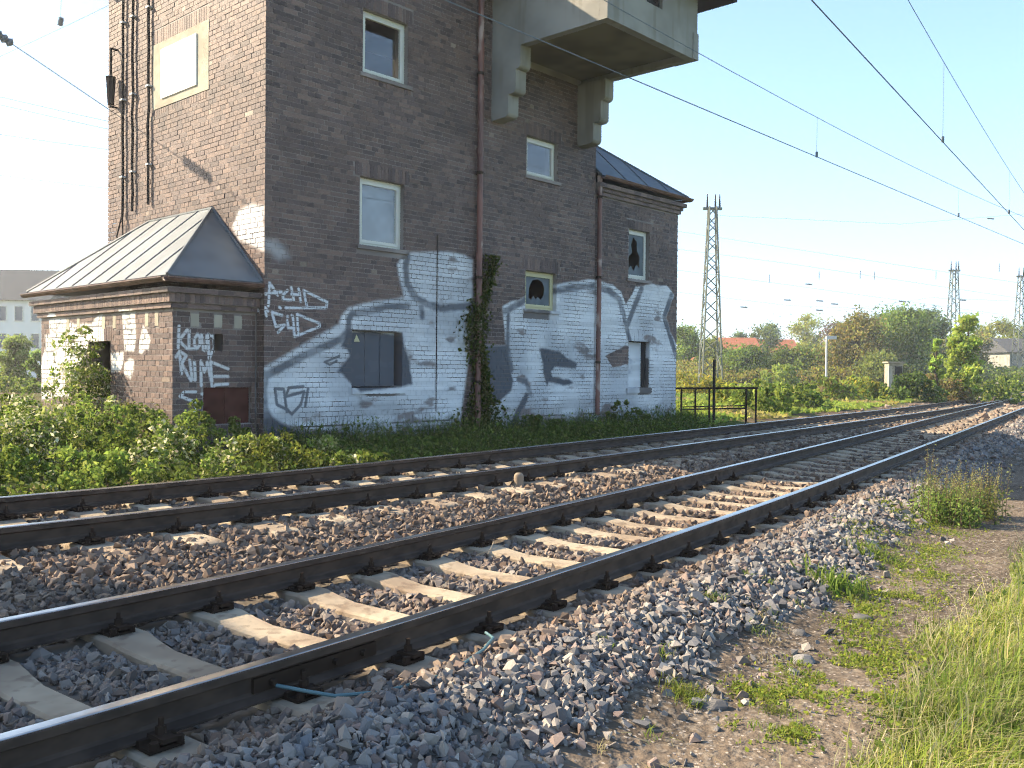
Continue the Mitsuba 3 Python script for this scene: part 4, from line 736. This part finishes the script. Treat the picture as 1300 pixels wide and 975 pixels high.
ok = (d2 < -1.3 - 0.4 * meshkit.fbm(np.c_[p * 2, np.zeros(n)], 3)) & ~in_building(p, 0.02) & (uu < 0.4); p = p[ok]; n = len(p)
parts.append(leaves(np.c_[p, ground_z(p) + qb.uniform(0.01, 0.2, n)], 0.06 * qb.lognormal(0, 0.3, n), shade(n, GREENS * 0.8, 0.3, qb), 0.5, 0.6, qb))
m, c = merge(parts); put('bramble_bank', m, 'leaf', 'dense sunlit bramble and clematis bank in front of the low annex', kind='stuff', color=c)
def bush(u, v, rx, ry, h, n, leaf, cols, label, name='bush'):
    o = w(u, v, 0); m, c = merge([mound(o[0], o[1], rx, ry, h, n, leaf, cols, q)]); return put(name, m, 'leaf', label, 'bush', color=c)
bush(-1.55, 2.6, 0.55, 0.5, 1.75, 6500, 0.055, np.vstack([GREENS * 1.4, [[0.45, 0.44, 0.29], [0.40, 0.39, 0.24]]]), 'pale flowering climber bush covering the sunny annex window', 'climber_bush')
bush(-1.75, 0.6, 0.5, 0.5, 0.75, 2500, 0.035, [[0.19, 0.19, 0.07], [0.24, 0.22, 0.11], [0.12, 0.14, 0.04]], 'dry straw green shrub at the corner of the low annex', 'shrub')
bush(-1.0, -1.85, 0.55, 0.45, 0.42, 1700, 0.05, [[0.14, 0.17, 0.03], [0.18, 0.20, 0.04], [0.10, 0.13, 0.03]], 'small sunlit bush at the rail left of the graffiti wall', 'bush')
bush(6.0, -0.35, 0.5, 0.4, 0.45, 900, 0.06, GREENS * 0.8, 'dark nettle clump at the foot of the wall beside the ivy', 'nettle_clump')
bush(8.7, -0.3, 0.6, 0.35, 0.62, 1100, 0.06, GREENS * 0.8, 'dark nettle clump under the rear annex pipe', 'nettle_clump')
# ivy on the downpipe
n = 3900; z = 3.3 * q.uniform(0, 1, n) ** 1.35 + 0.05; c0 = 4.48 + 0.10 * np.sin(z * 2.3) + 0.16 * ss(1.9, 3.3, z); wd = 0.15 + 0.5 * ss(1.2, 0.1, z) + 0.16 * np.exp(-((z - 1.9) / 0.45) ** 2) + 0.05 * ss(2.4, 3.2, z)
lo = q.normal(0, 1, n) * wd * 0.55; pos = w(0, 0, 0) + U * (c0 + lo)[:, None] + NF * (np.abs(q.normal(0.02, 0.06, n)) + 0.10 * np.exp(-(lo / 0.12) ** 2))[:, None] + np.c_[np.zeros((n, 2)), z]
v_, f_, c_ = leaves(pos, 0.062 * q.lognormal(0, 0.25, n), shade(n, GREENS * 0.5, 0.3, q), 0.1, 0.75, q)
k = put('ivy', trimesh.Trimesh(v_, f_, process=False), 'leaf', 'dark ivy climbing the red downpipe in the middle of the wall', 'climbing plant', color=c_)
put(k + '__stem', cat_([tube([w(4.4 + 0.07 * i_ + 0.06 * math.sin(zz * 3 + i_), -0.05, zz) for zz in np.linspace(0, 2.9 - 0.4 * i_, 9)], [0.009] * 8 + [0.004], 5) for i_ in range(2)]), 'bark')

# ---------------------------------------------------------------- small things around the tracks
mm = frame_at(C1, R1, Z1, 3.1, -1.95)
ox, oy = -0.02, 8.75
def rounded_post(x, y, z, r, h): 
    t = np.array([[0, -0.1], [r, -0.1], [r, h * 0.75], [r * 0.9, h * 0.9], [r * 0.55, h], [0, h * 1.02]]); m_ = trimesh.creation.revolve(t, sections=12); m_.apply_translation([x, y, z]); return m_
put('marker_stone', rounded_post(0.085, 10.05, float(ground_z([[0.085, 10.05]])[0]), 0.055, 0.17), 'sleeper_concrete', 'short rounded concrete marker stone standing in the ballast between the tracks', 'marker stone', smooth=40)
for i_, (x, y, r, lb) in enumerate(((2.28, 5.95, 0.075, 'pale grey loose stone lying alone beside the clover patch'), (1.62, 5.05, 0.08, 'flat whitish stone at the edge of the clover patch'), (0.98, 4.35, 0.07, 'pinkish stone at the edge of the ballast by the small weed'), (1.2, 3.45, 0.075, 'pale flat stone half sunk in the path at the bottom'), (0.05, 3.5, 0.075, 'big grey stone at the bottom edge of the ballast'), (1.75, 5.55, 0.06, 'brownish stone beside the whitish stone on the path edge'))):
    m = trimesh.creation.icosphere(2, 1.0); vv_ = m.vertices; pl_ = np.random.default_rng(40 + i_).normal(size=(9, 3)); pl_ /= np.linalg.norm(pl_, axis=1, keepdims=True)
    for a_ in pl_: vv_ = vv_ - np.maximum(vv_ @ a_ - 0.72, 0)[:, None] * a_
    m = trimesh.Trimesh(vv_ * [r, r * 0.75, r * 0.5] + [x, y, float(ground_z([[x, y]])[0]) + r * 0.2], m.faces, process=False); c = np.tile([[0.155, 0.15, 0.145]], (len(vv_), 1)) * (1.35 if i_ in (1, 3) else 0.9)
    put('loose_stone', m, 'stone', lb, 'stone', color=c, smooth=False)
fr_ = [frame_at(C1, R1, Z1, -0.05 + a_, b_)[:3, 3] + [0, 0, z_] for a_, b_, z_ in ((-1.25, 0.80, -0.10), (-1.2, 0.92, -0.11), (-1.12, 1.02, -0.13), (-0.95, 1.12, -0.14), (-0.72, 1.18, -0.135), (-0.5, 1.17, -0.13), (-0.25, 1.1, -0.13), (-0.08, 1.02, -0.13), (-0.05, 0.95, -0.12))]
put('bond_cable', tube(fr_, 0.008, 7), 'cable_blue', 'thin blue green cable lying in the ballast beside the near rail', 'cable', smooth=40)
for i_, (s_, d_, L_, az_) in enumerate(((1.55, -0.4, 0.22, 0.3), (1.62, -0.35, 0.16, 1.3))):
    m_ = frame_at(C1, R1, Z1, s_, d_)[:3, 3]; put('twig', tube([m_ + [0, 0, -0.15], m_ + [math.cos(az_) * L_, math.sin(az_) * L_, -0.08]], [0.004, 0.002], 5), 'wood_grey', ('longer' if i_ == 0 else 'shorter') + ' dry twig lying between the rails of the near track', 'twig')
# rusty railing beyond the tower
def pt(u, v, z): return w(u, v, z)
rl = [np.array([4.05, 22.2]), np.array([4.6, 22.9]), np.array([5.15, 23.6]), np.array([6.3, 25.0])]
k = thing('railing', 'rusty iron railing beside the rear annex of the tower', 'railing')
def z_at(p): return float(ground_z([p])[0])
A0, A1 = np.array([4.1, 22.3]), np.array([5.78, 22.6])
for f in (0.0, 0.21, 0.42, 0.98, 1.13):
    b_ = A0 + (A1 - A0) * f; put(k + '__post', wbox(b_[0] - 0.02, b_[0] + 0.02, b_[1] - 0.02, b_[1] + 0.02, -0.2, 0.84), 'rusty_iron')
B0, B1 = A0 - (A1 - A0) * 0.1, A0 + (A1 - A0) * 1.16
put(k + '__top_rail', tube([[*B0, 0.84], [*B1, 0.86]], 0.028, 6), 'rusty_iron'); put(k + '__lower_rail', tube([[*A0, 0.33], [*(A0 + (A1 - A0) * 0.98), 0.36]], 0.02, 6), 'rusty_iron'); put(k + '__lower_rail', tube([[*A0, 0.39], [*(A0 + (A1 - A0) * 0.98), 0.43]], 0.014, 6), 'rusty_iron')
put('iron_post', tube([[4.98, 22.7, -0.2], [4.98, 22.7, 1.55]], 0.035, 8), 'black_iron', 'tall dark iron post standing behind the rusty railing', 'post')
put('marker_post', wbox(17.98, 18.15, 44.0, 44.12, -0.3, 1.62), 'render_stone', 'pale weathered post standing in the scrub right of the railing', 'post')
k = put('relay_cabinet', wbox(22.9, 23.75, 56.0, 56.7, 0.0, 1.9), 'wood_grey', 'brownish grey trackside cabinet behind the pale post', 'cabinet')
put(k + '__door', wbox(23.25, 23.68, 55.96, 56.0, 0.25, 1.7), 'black_iron'); put(k + '__lid', wbox(22.8, 23.85, 55.9, 56.8, 1.9, 1.98), 'wood_grey')
k = put('street_lamp', tube([[29.3, 86, -0.2], [29.3, 86, 2.0], [29.3, 86, 4.5]], [0.12, 0.10, 0.08], 8), 'grey_metal', 'grey lamp post in front of the far trees', 'street lamp')
put(k + '__lamp_head', wbox(29.25, 30.2, 85.85, 86.15, 4.42, 4.72), 'grey_metal')

# ---------------------------------------------------------------- lattice masts, overhead wires
def mast(x, y, h, b0, b1, arm, label):
    k = thing('catenary_mast', label, 'catenary mast', 'lattice catenary masts'); z0 = -0.1
    cor = [(-1, -1), (1, -1), (1, 1), (-1, 1)]
    hw = lambda t: b0 / 2 + (b1 / 2 - b0 / 2) * t
    P = lambda c, t: np.array([x + c[0] * hw(t), y + c[1] * hw(t), z0 + h * t])
    for c in cor: put(k + '__leg', tube([P(c, 0), P(c, 1)], 0.07, 4), 'mast_paint')
    ts = [0]; 
    while ts[-1] < 0.97: ts.append(min(1.0, ts[-1] + hw(ts[-1]) * 1.5 / h + 0.012))
    for a, b_ in zip(cor, cor[1:] + cor[:1]):
        put(k + '__bracing', cat_([tube([P(a if i % 2 else b_, t0), P(b_ if i % 2 else a, t1)], 0.042, 4, cap=False) for i, (t0, t1) in enumerate(zip(ts[:-1], ts[1:]))]), 'mast_paint')
    put(k + '__cross_arm', cat_([wbox(x - arm, x + arm, y - 0.12, y + 0.12, h - 0.35, h - 0.15)]), 'mast_paint')
    for dx in (-arm * 0.55, arm * 0.3, arm * 0.75): put(k + '__insulator', tube([[x + dx, y, h - 0.15], [x + dx, y, h + 0.25], [x + dx, y, h + 0.9]], [0.09, 0.07, 0.03], 7), 'black_iron')
    return np.array([x, y, h])
M1 = mast(15.7, 73, 14.4, 1.6, 0.55, 0.75, 'nearest lattice catenary mast right of the signal tower')
M2 = mast(54.0, 113, 14.2, 1.7, 0.6, 0.7, 'lattice catenary mast rising behind the young bright green tree')
M3 = mast(65.6, 119, 14.2, 1.8, 0.6, 0.7, 'lattice catenary mast at the right edge of the picture')
def sagline(a, b, sag, n=14):
    t = np.linspace(0, 1, n)[:, None]; p = np.asarray(a) * (1 - t) + np.asarray(b) * t; p[:, 2] -= sag * 4 * (t * (1 - t))[:, 0]; return p
def straight_wire(a, b, y0, y1, zs, droppers, zc, r, lab1, lab2):
    a, b = np.array(a, float), np.array(b, float); g = (b - a) / (b[1] - a[1]); at = lambda y: a + g * (y - a[1])
    pf = np.polyfit([s[0] for s in zs], [s[1] for s in zs], 2); zk = lambda y: float(np.polyval(pf, y))
    ys = np.linspace(y0, y1, 24)
    k = thing('contact_wire', lab1, 'overhead wire'); put(k + '__wire', tube([[*at(y), zc] for y in ys], r, 6), 'wire_metal')
    kk = thing('catenary_wire', lab2, 'overhead wire'); put(kk + '__wire', tube([[*at(y), zk(y)] for y in ys], r * 0.75, 6), 'wire_metal')
    for y in droppers:
        p = at(y); put(kk + '__dropper', tube([[*p, zc], [*p, zk(y)]], r * 0.5, 4), 'wire_metal')
        put(kk + '__clamp', wbox(p[0] - 0.02, p[0] + 0.02, p[1] - 0.02, p[1] + 0.02, zc - 0.01, zc + 0.10), 'wire_metal')
straight_wire((3.46, 10.84), (13.37, 24.95), 5.0, 44, [(14.8, 7.25), (17.35, 7.07), (24.95, 6.75), (40, 6.75)], (17.35, 24.95, 33), 5.6, 0.0085, 'thick contact wire over the nearer track, steepest line in the upper right sky', 'catenary wire with droppers above the nearer track at the far right of the sky')
straight_wire((1.71, 14.04), (12.57, 26.11), 6.0, 46, [(13.49, 6.67), (15.63, 6.60), (19.07, 6.50), (26.11, 6.49)], (19.07, 26.11, 34), 5.7, 0.0078, 'contact wire over the track along the tower passing below the concrete bay', 'catenary wire with droppers over the track along the tower crossing the bay')
def sky_px(px, py, Y): return np.array([(px - 650) / 1170.0 * Y, Y, HC + (470 + 0.0096 * (px - 650) - py) / 1170.0 * Y])
def insulator(name, c, d, L, r, label):
    d = np.asarray(d, float) / np.linalg.norm(d); c = np.asarray(c, float); t = np.linspace(-0.5, 0.5, 13); rr = r * (0.55 + 0.45 * (np.arange(13) % 2)); rr[[0, -1]] = r * 0.3
    return put(name, tube([c + d * L * x for x in t], rr, 9), 'wire_metal', label, 'insulator', smooth=30)
anchor = w(0.0, 5.26, 6.02); SH = w(0.0, 1.986, 4.443); ic = SH + SUN * 4.45; dw = ic - anchor
k = thing('span_wire', 'dark wire rising from the tower edge to the upper left with an insulator', 'overhead wire'); put(k + '__wire', tube([anchor, ic, anchor + dw * 2.6], 0.008, 6), 'wire_metal')
insulator('insulator', ic, dw, 0.60, 0.085, 'dark insulator on the wire at the left picture edge')
for i_, (a, b, Y, lb) in enumerate((((-260, 60), (320, 193), 34, 'upper thin wire of the pair in the left sky'), ((-260, 130), (320, 213), 36, 'thin wire in the middle of the left sky'), ((-260, 186), (320, 260), 42, 'lowest thin wire in the left sky'), ((300, -74), (-60, 100), 38, 'thin wire slanting down to the left in the upper left sky'), ((-260, 70), (320, 203), 34.5, 'lower thin wire of the pair in the left sky'))):
    k = thing('span_wire', lb, 'overhead wire'); put(k + '__wire', tube(sagline(sky_px(*a, Y), sky_px(*b, Y), 0.15, 8), 0.009, 4), 'wire_metal')
insulator('insulator', sky_px(76, 30, 38), [0.2, 0, 1], 0.35, 0.12, 'small dark insulator on the slanting wire in the upper left sky')
k = thing('span_wire', 'thin vertical hanger wire in the upper left sky', 'overhead wire'); put(k + '__wire', tube([sky_px(76, 30, 38), sky_px(77, -40, 38)], 0.008, 4), 'wire_metal')
for i_, (pts, lb) in enumerate((([(905, 274), (1140, 285), (1420, 262)], 'highest span wire from the nearest mast to the right'), ([(700, 270), (1160, 340), (1420, 378)], 'second highest span wire across the right sky'), ([(700, 296), (1000, 335), (1420, 398)], 'third span wire across the right sky'), ([(700, 322), (1000, 362), (1290, 402)], 'fourth span wire across the right sky'), ([(700, 352), (1000, 388), (1250, 398)], 'lowest span wire across the right sky'), ([(1060, 395), (1180, 378), (1300, 383)], 'short span wire low between the two right masts'))):
    k = thing('span_wire', lb, 'overhead wire'); put(k + '__wire', tube([sky_px(x, y, 100) for x, y in pts], 0.014, 4), 'wire_metal')
for i_, (x, y, lb) in enumerate(((1025, 361, 'leftmost dark insulator above the middle trees'), (998, 381, 'broad dark insulator above the purple tree'), (1039, 382, 'dark insulator right of the broad one'), (1058, 386, 'dark insulator above the autumn tree'), (943, 390, 'small dark insulator right of the nearest mast'), (1144, 383, 'dark insulator above the large dark tree'), (1220, 381, 'dark insulator right of the second mast'), (1254, 278, 'dark insulator high in the right sky'), (1039, 394, 'lowest small insulator above the autumn tree'))):
    insulator('insulator', sky_px(x, y, 100), [1, 0, -0.08], 0.8, 0.10, lb)
for i_, (x, y, lb) in enumerate(((975, 354, 'upright rod insulator nearest to the first mast'), (1038, 350, 'second upright rod insulator over the right trees'), (1090, 349, 'third upright rod insulator over the right trees'), (1108, 350, 'fourth upright rod insulator over the right trees'), (1186, 350, 'upright rod insulator beside the second mast'), (1266, 340, 'upright rod insulator left of the rightmost mast'))):
    insulator('rod_insulator', sky_px(x, y, 100), [0, 0, 1], 0.9, 0.05, lb)
# ---------------------------------------------------------------- outbuilding left of the picture whose eave shades the lower left corner
ob = thing('outbuilding', 'plain brick outbuilding standing left of the picture behind the tracks', 'building'); OB = np.array([-12.6, 7.55, 0.0]) - U * 0.2
put(ob + '__wall', obox(OB + [0, 0, -0.5], -V * 4.6, -U * 5.0, [0, 0, 7.2]), 'gutter_brown'); put(ob + '__roof', obox(OB + V * 0.15 + U * 0.15 + [0, 0, 6.705], -V * 4.9, -U * 5.3, [0, 0, 0.2]), 'dark_zinc')
# ---------------------------------------------------------------- far tracks
def straight_track(a, b, label):
    t = thing('far_railway_track', label, 'railway track', 'distant tracks beyond the scrub'); a, b = np.array(a, float), np.array(b, float); d = (b - a) / np.linalg.norm(b - a); nrm = np.array([d[1], -d[0]])
    for o in (-0.75, 0.75): put(t + '__rail', obox([*(a + nrm * (o - 0.035)), 0.10], [*(b - a), 0], [*(nrm * 0.07), 0], [0, 0, 0.17]), 'rail_rust')
    put(t + '__sleepers', cat_([obox([*(a + d * s - nrm * 1.3), -0.05], [*(nrm * 2.6), 0], [*(d * 0.25), 0], [0, 0, 0.15]) for s in np.arange(0, np.linalg.norm(b - a), 0.9)]), 'sleeper_concrete', kind='stuff')
straight_track((8.5, 70.9), (95, 204), 'distant track beyond the scrub, nearer one right of the tower'); straight_track((9.0, 82), (95, 214), 'distant track beyond the scrub, farther one right of the tower')
straight_track((-48, 36), (-10, 62), 'distant track glimpsed left of the low annex')

# ---------------------------------------------------------------- scrub between the tracks and the far trees
n = 95000; y = np.sqrt(q.uniform(15 ** 2, 75 ** 2, n)); x = y * q.uniform(0.15, 0.64, n); p = np.c_[x, y]
s2, d2, _ = sd(p, K2, C2, R2); s1, d1, _ = sd(p, K1, C1, R1); hyp = np.hypot(x, y)
e = meshkit.fbm(np.c_[p * 0.22, np.zeros(n)], 4); e2 = meshkit.fbm(np.c_[p * 0.9, np.ones(n)], 3)
ok = (d2 < -1.9 - 0.6 * e2) & (d1 < -2.2) & ~in_building(p, 0.3); p, e, e2, d2, hyp = p[ok], e[ok], e2[ok], d2[ok], hyp[ok]; n = len(p)
hh = (0.10 + 0.75 * ss(2.2, 7, -d2) * ss(0.3, 0.62, e)) * (0.4 + 1.1 * e2) * (1 - 0.85 * ss(24, 38, hyp))
cz = meshkit.fbm(np.c_[p * 0.3, np.full(n, 5.0)], 3); cg = shade(n, [[0.18, 0.235, 0.045], [0.22, 0.26, 0.05], [0.15, 0.205, 0.045]], 0.3, q); dry = cz > 0.54; cg = cg * 1.35; cg[dry] = 1.3 * shade(dry.sum(), [[0.28, 0.25, 0.10], [0.24, 0.21, 0.10], [0.30, 0.28, 0.07]], 0.25, q)
m, c = merge([leaves(np.c_[p, ground_z(p) + hh * (1 - q.uniform(0, 1, n) ** 2 * 0.85)], (0.045 + 0.0042 * hyp) * q.lognormal(0, 0.3, n), cg, 0.6, 0.6, q)])
put('scrub', m, 'leaf', 'sunlit green weeds and scrub between the tracks and the far trees', kind='stuff', color=c)
def far_bush(px, Z, rx, h, n, leaf, cols, label, name='bush'):
    x = (px - 650) / FX * Z; m, c = merge([mound(x, Z, rx, rx * 0.8, h, n, leaf, cols, q)]); put(name, m, 'leaf', label, 'bush', color=c)
BG = [[0.24, 0.31, 0.06], [0.19, 0.26, 0.055], [0.29, 0.34, 0.08]]; DG = [[0.09, 0.14, 0.035], [0.12, 0.17, 0.045]]; YB = [[0.36, 0.32, 0.05], [0.27, 0.28, 0.055]]; RB_ = [[0.25, 0.19, 0.09], [0.20, 0.20, 0.07]]
far_bush(968, 29, 1.05, 0.95, 2600, 0.13, BG, 'rounded bright green bush just right of the railing'); far_bush(1008, 33, 1.1, 1.0, 1800, 0.14, BG + DG, 'second green bush right of the rounded one by the railing')
far_bush(1158, 44, 1.6, 1.15, 2400, 0.17, DG, 'dark green mound of brambles right of the pale post'); far_bush(1195, 46, 1.4, 1.3, 1800, 0.17, RB_, 'reddish brown shrub right of the dark bramble mound')
far_bush(885, 50, 1.9, 1.25, 2200, 0.18, YB, 'yellow flowering shrub at the foot of the nearest mast'); far_bush(988, 84, 1.7, 2.3, 1700, 0.26, BG, 'round bright green bush left of the lamp post', 'round_bush')
far_bush(1085, 44, 1.6, 1.15, 2000, 0.17, YB + BG, 'yellow green shrub left of the pale post'); far_bush(1045, 42, 1.5, 1.0, 1500, 0.17, BG + RB_, 'mixed green and brown shrub in the middle of the scrub'); far_bush(1262, 48, 2.0, 1.3, 1900, 0.18, BG + DG, 'green thicket at the right edge of the scrub'); far_bush(925, 34, 0.9, 0.85, 1300, 0.14, YB + BG, 'low yellowish bush behind the railing')
# ---------------------------------------------------------------- trees
def tree(x, y, h, rw, trunk, n, leaf, cols, label, seed, name='tree', base=0.03, cone=0.0, group=None):
    r = np.random.default_rng(seed); k = key(name); tag(k, label, 'tree', group)
    zc0 = h * base; n = int(n * 4.5); nb = max(26, int(n / 190)); t = r.uniform(0, 1, nb) ** 0.9; a = r.uniform(0, 2 * np.pi, nb)
    prof = np.sin(np.pi * np.clip(0.2 + 0.76 * t, 0, 1)) ** 0.5 * (1 - cone * t)
    rr = rw * prof * np.sqrt(r.uniform(0.05, 1, nb)) * r.uniform(0.7, 1.12, nb)
    cx = np.c_[x + rr * np.cos(a), y + rr * np.sin(a), zc0 + (h - zc0) * t * 0.97]
    rad_ = rw * r.uniform(0.16, 0.5, nb); i = r.integers(0, nb, n); g = r.normal(size=(n, 3)); g *= 0.52
    p = cx[i] + g * rad_[i][:, None] * [1, 1, 0.8]; p[:, 2] = np.clip(p[:, 2], 0.05, None)
    v_, f_, c_ = leaves(p, leaf * r.lognormal(0, 0.25, n), shade(n, np.array(cols) * 2.0, 0.22, r) * r.uniform(0.5, 1.45, (nb, 1))[i], 0.35, 0.65, r)
    scene[k + '__crown'] = mikit.ply(trimesh.Trimesh(v_, f_, process=False), 'leaf', color=c_)
    zt = h * 0.75; tr = [tube([[x, y, -0.2], [x + r.normal(0, .1), y, zt * .4], [x + r.normal(0, .2), y, zt]], [trunk, trunk * .75, trunk * .25], 7)]
    for j in r.choice(nb, min(nb, 9), replace=False): tr.append(tube([[x, y, zt * r.uniform(.3, .8)], (np.array([x, y, cx[j][2] * .8]) + cx[j]) / 2, cx[j]], [trunk * .4, trunk * .25, trunk * .08], 5, cap=False))
    scene[k + '__trunk'] = mikit.ply(cat_(tr), 'bark')
    return k
def tpx(px, top, Z, wpx, n, cols, label, seed, **kw):
    x = (px - 650) / FX * Z; h = HC + (471 + 0.0096 * (px - 650) - top) / FX * Z; tree(x, Z, h, wpx * 0.53 / FX * Z, 0.02 * h + 0.05, n, (0.17 + 0.0011 * Z) if Z > 60 else 0.16, cols, label, seed, **kw)
OL = [[0.11, 0.125, 0.03], [0.09, 0.11, 0.03]]; MG = [[0.075, 0.11, 0.025], [0.095, 0.13, 0.03]]; OR = [[0.15, 0.115, 0.04], [0.13, 0.115, 0.035], [0.11, 0.115, 0.03]]; PU = [[0.09, 0.05, 0.04], [0.07, 0.05, 0.035]]; YL = [[0.20, 0.20, 0.04], [0.16, 0.18, 0.04]]; GB = [[0.06, 0.085, 0.04], [0.075, 0.10, 0.045]]
for a in ((868, 418, 112, 46, 1900, MG, 'mid green tree at the tower edge behind the mast', 1), (905, 432, 118, 44, 1500, OL, 'olive tree seen through the nearest mast', 2), (935, 424, 135, 34, 1300, GB, 'bluish green tree with an uneven top right of the nearest mast', 3), (945, 447, 98, 60, 1900, MG, 'broad dark bushy tree below the bluish green one', 4), (972, 414, 150, 46, 1700, GB + OL, 'tall loose tree between the red roofs', 5),
          (1003, 446, 100, 56, 1900, OL + MG, 'low olive tree left of the lamp post', 6), (1024, 403, 160, 52, 1700, YL, 'pale yellow green tree on the skyline left of the lamp', 7), (1060, 412, 150, 50, 1600, PU, 'dark purple brown tree on the skyline behind the lamp', 8), (1042, 444, 105, 50, 1500, MG + OL, 'round green tree behind the lamp post', 9), (1088, 404, 96, 74, 3200, OR, 'orange brown autumn tree right of the lamp post', 10),
          (1146, 397, 100, 86, 4200, MG, 'large dark green tree in the middle of the far row', 11), (1120, 400, 125, 56, 1800, GB, 'grey green tree between the autumn tree and the large dark one', 12), (1178, 396, 110, 50, 2000, MG + GB, 'dark green tree right of the largest one', 13), (1200, 432, 120, 40, 1200, OR, 'small brownish tree left of the young bright one', 14), (1262, 410, 135, 66, 2000, YL, 'yellowish tree left of the rightmost mast', 15), (1296, 416, 140, 50, 1500, OL, 'olive tree at the right edge of the picture', 16), (1240, 430, 120, 44, 1300, OL + OR, 'brown olive tree behind the young bright tree', 17), (1115, 452, 92, 60, 1400, OL, 'low olive shrub tree under the autumn tree', 18)):
    tpx(*a)
for a in ((1226, 403, 46, 36, 1900, [[0.17, 0.215, 0.04], [0.21, 0.235, 0.05], [0.14, 0.19, 0.04]], 'young bright green tree standing in the scrub at right', 31), (1188, 430, 46, 15, 600, [[0.16, 0.21, 0.04], [0.13, 0.18, 0.04]], 'slender bright sapling left of the young bright tree', 32), (1207, 432, 47, 16, 560, [[0.17, 0.21, 0.05]], 'thin bright sapling touching the young bright tree', 33), (20, 432, 52, 44, 2000, [[0.13, 0.16, 0.04], [0.10, 0.13, 0.03]], 'green bush tree in front of the white house at left', 34), (52, 446, 46, 30, 1000, MG, 'low green tree beside the annex at the left edge', 35)):
    tpx(*a, base=0.03)
far_bush(-2, 44, 2.6, 0.6, 2200, 0.15, BG, 'green hedge bush in front of the white house at left', 'hedge'); far_bush(34, 44, 1.6, 0.5, 1300, 0.15, BG, 'low sunlit hedge left of the annex', 'hedge')
n = 22000; y = q.uniform(92, 112, n); x = (q.uniform(855, 1330, n) - 650) / FX * y; p = np.c_[x, y]; e = meshkit.fbm(np.c_[p * 0.16, np.full(n, 8.0)], 4); e2 = meshkit.fbm(np.c_[p * 0.09, np.full(n, 3.0)], 3)
cg = shade(n, np.array(OL + GB + MG) * 1.9, 0.3, q); cg[e2 > 0.55] = shade((e2 > 0.55).sum(), np.array(OR + YL) * 1.6, 0.3, q)
m, c = merge([leaves(np.c_[p, (0.5 + 3.3 * e) * np.sqrt(q.uniform(0, 1, n))], 0.3 * q.lognormal(0, 0.25, n), cg, 0.4, 0.7, q)]); put('far_thicket', m, 'leaf', 'thicket of mixed shrubs below the far trees', kind='stuff', color=c)
n = 26000; y = q.uniform(150, 260, n); p = np.c_[y * q.uniform(-0.62, 0.62, n), y]; e = meshkit.fbm(np.c_[p * 0.05, np.zeros(n)], 4)
m, c = merge([leaves(np.c_[p, (1.0 + 8.5 * e) * np.sqrt(q.uniform(0, 1, n))], 0.9 * q.lognormal(0, 0.25, n), shade(n, np.array(OL + GB + MG) * 1.8, 0.25, q), 0.4, 0.7, q)])
put('distant_wood', m, 'leaf', 'far off wooded belt closing the horizon', kind='stuff', color=c)
# ---------------------------------------------------------------- houses
def house(x0, x1, y0, y1, ze, zr, wall, roof, label, wins, name='house'):
    k = key(name); tag(k, label, 'house')
    scene[k + '__wall'] = mikit.ply(wbox(x0, x1, y0, y1, -0.3, ze), wall); ym = (y0 + y1) / 2; o = 0.5
    v = np.array([[x0 - o, y0 - o, ze - .05], [x1 + o, y0 - o, ze - .05], [x1 + o, y1 + o, ze - .05], [x0 - o, y1 + o, ze - .05], [x0 - o, ym, zr], [x1 + o, ym, zr]])
    scene[k + '__roof'] = mikit.ply(trimesh.Trimesh(v, np.array([[0, 1, 5], [0, 5, 4], [2, 3, 4], [2, 4, 5], [0, 4, 3], [1, 2, 5], [0, 3, 2], [0, 2, 1]]), process=False), roof)
    for a, b_, c0, c1 in wins:
        kk = put(k + '__window', cat_([wbox(a - .08, b_ + .08, y0 - 0.08, y0 - 0.003, c0 - .08, c0), wbox(a - .08, b_ + .08, y0 - .08, y0 - .003, c1, c1 + .08), wbox(a - .08, a, y0 - .08, y0 - .003, c0, c1), wbox(b_, b_ + .08, y0 - .08, y0 - .003, c0, c1)]), 'frame_white'); put(kk + '__pane', wbox(a, b_, y0 - 0.03, y0 - 0.006, c0, c1), 'far_glass')
house(-62, -49.5, 98, 108, 8.2, 11.9, 'plaster', 'roof_tile_dark', 'white house with a dark tiled roof at the left edge behind the annex', [(-54.6 + i_ * 1.75, -53.8 + i_ * 1.75, z_, z_ + 1.5) for i_ in range(-3, 3) for z_ in (3.1, 6.0)])
for px, Z, wd, ze, zr, lb in ((908, 165, 6, 3.4, 5.5, 'red roofed house behind the nearest mast'), (942, 128, 4.5, 4.2, 6.2, 'small bright red roof right of the nearest mast'), (1012, 175, 6, 3.6, 5.9, 'wide red roofed house left of the lamp post'), (985, 155, 7, 4.6, 7.0, 'low orange roofed house between the trees left of the lamp')):
    x = (px - 650) / FX * Z; house(x - wd / 2, x + wd / 2, Z, Z + 7, ze, zr, 'plaster', 'roof_tile_red', lb, [(x - 1.5, x - 0.6, 2.6, 4.0), (x + 0.8, x + 1.7, 2.6, 4.0)])
house(68, 78, 126, 134, 4.4, 6.4, 'concrete', 'roof_tile_dark', 'pale low building behind the rightmost mast', [(70, 71.4, 2.2, 3.6), (73, 74.4, 2.2, 3.6)])
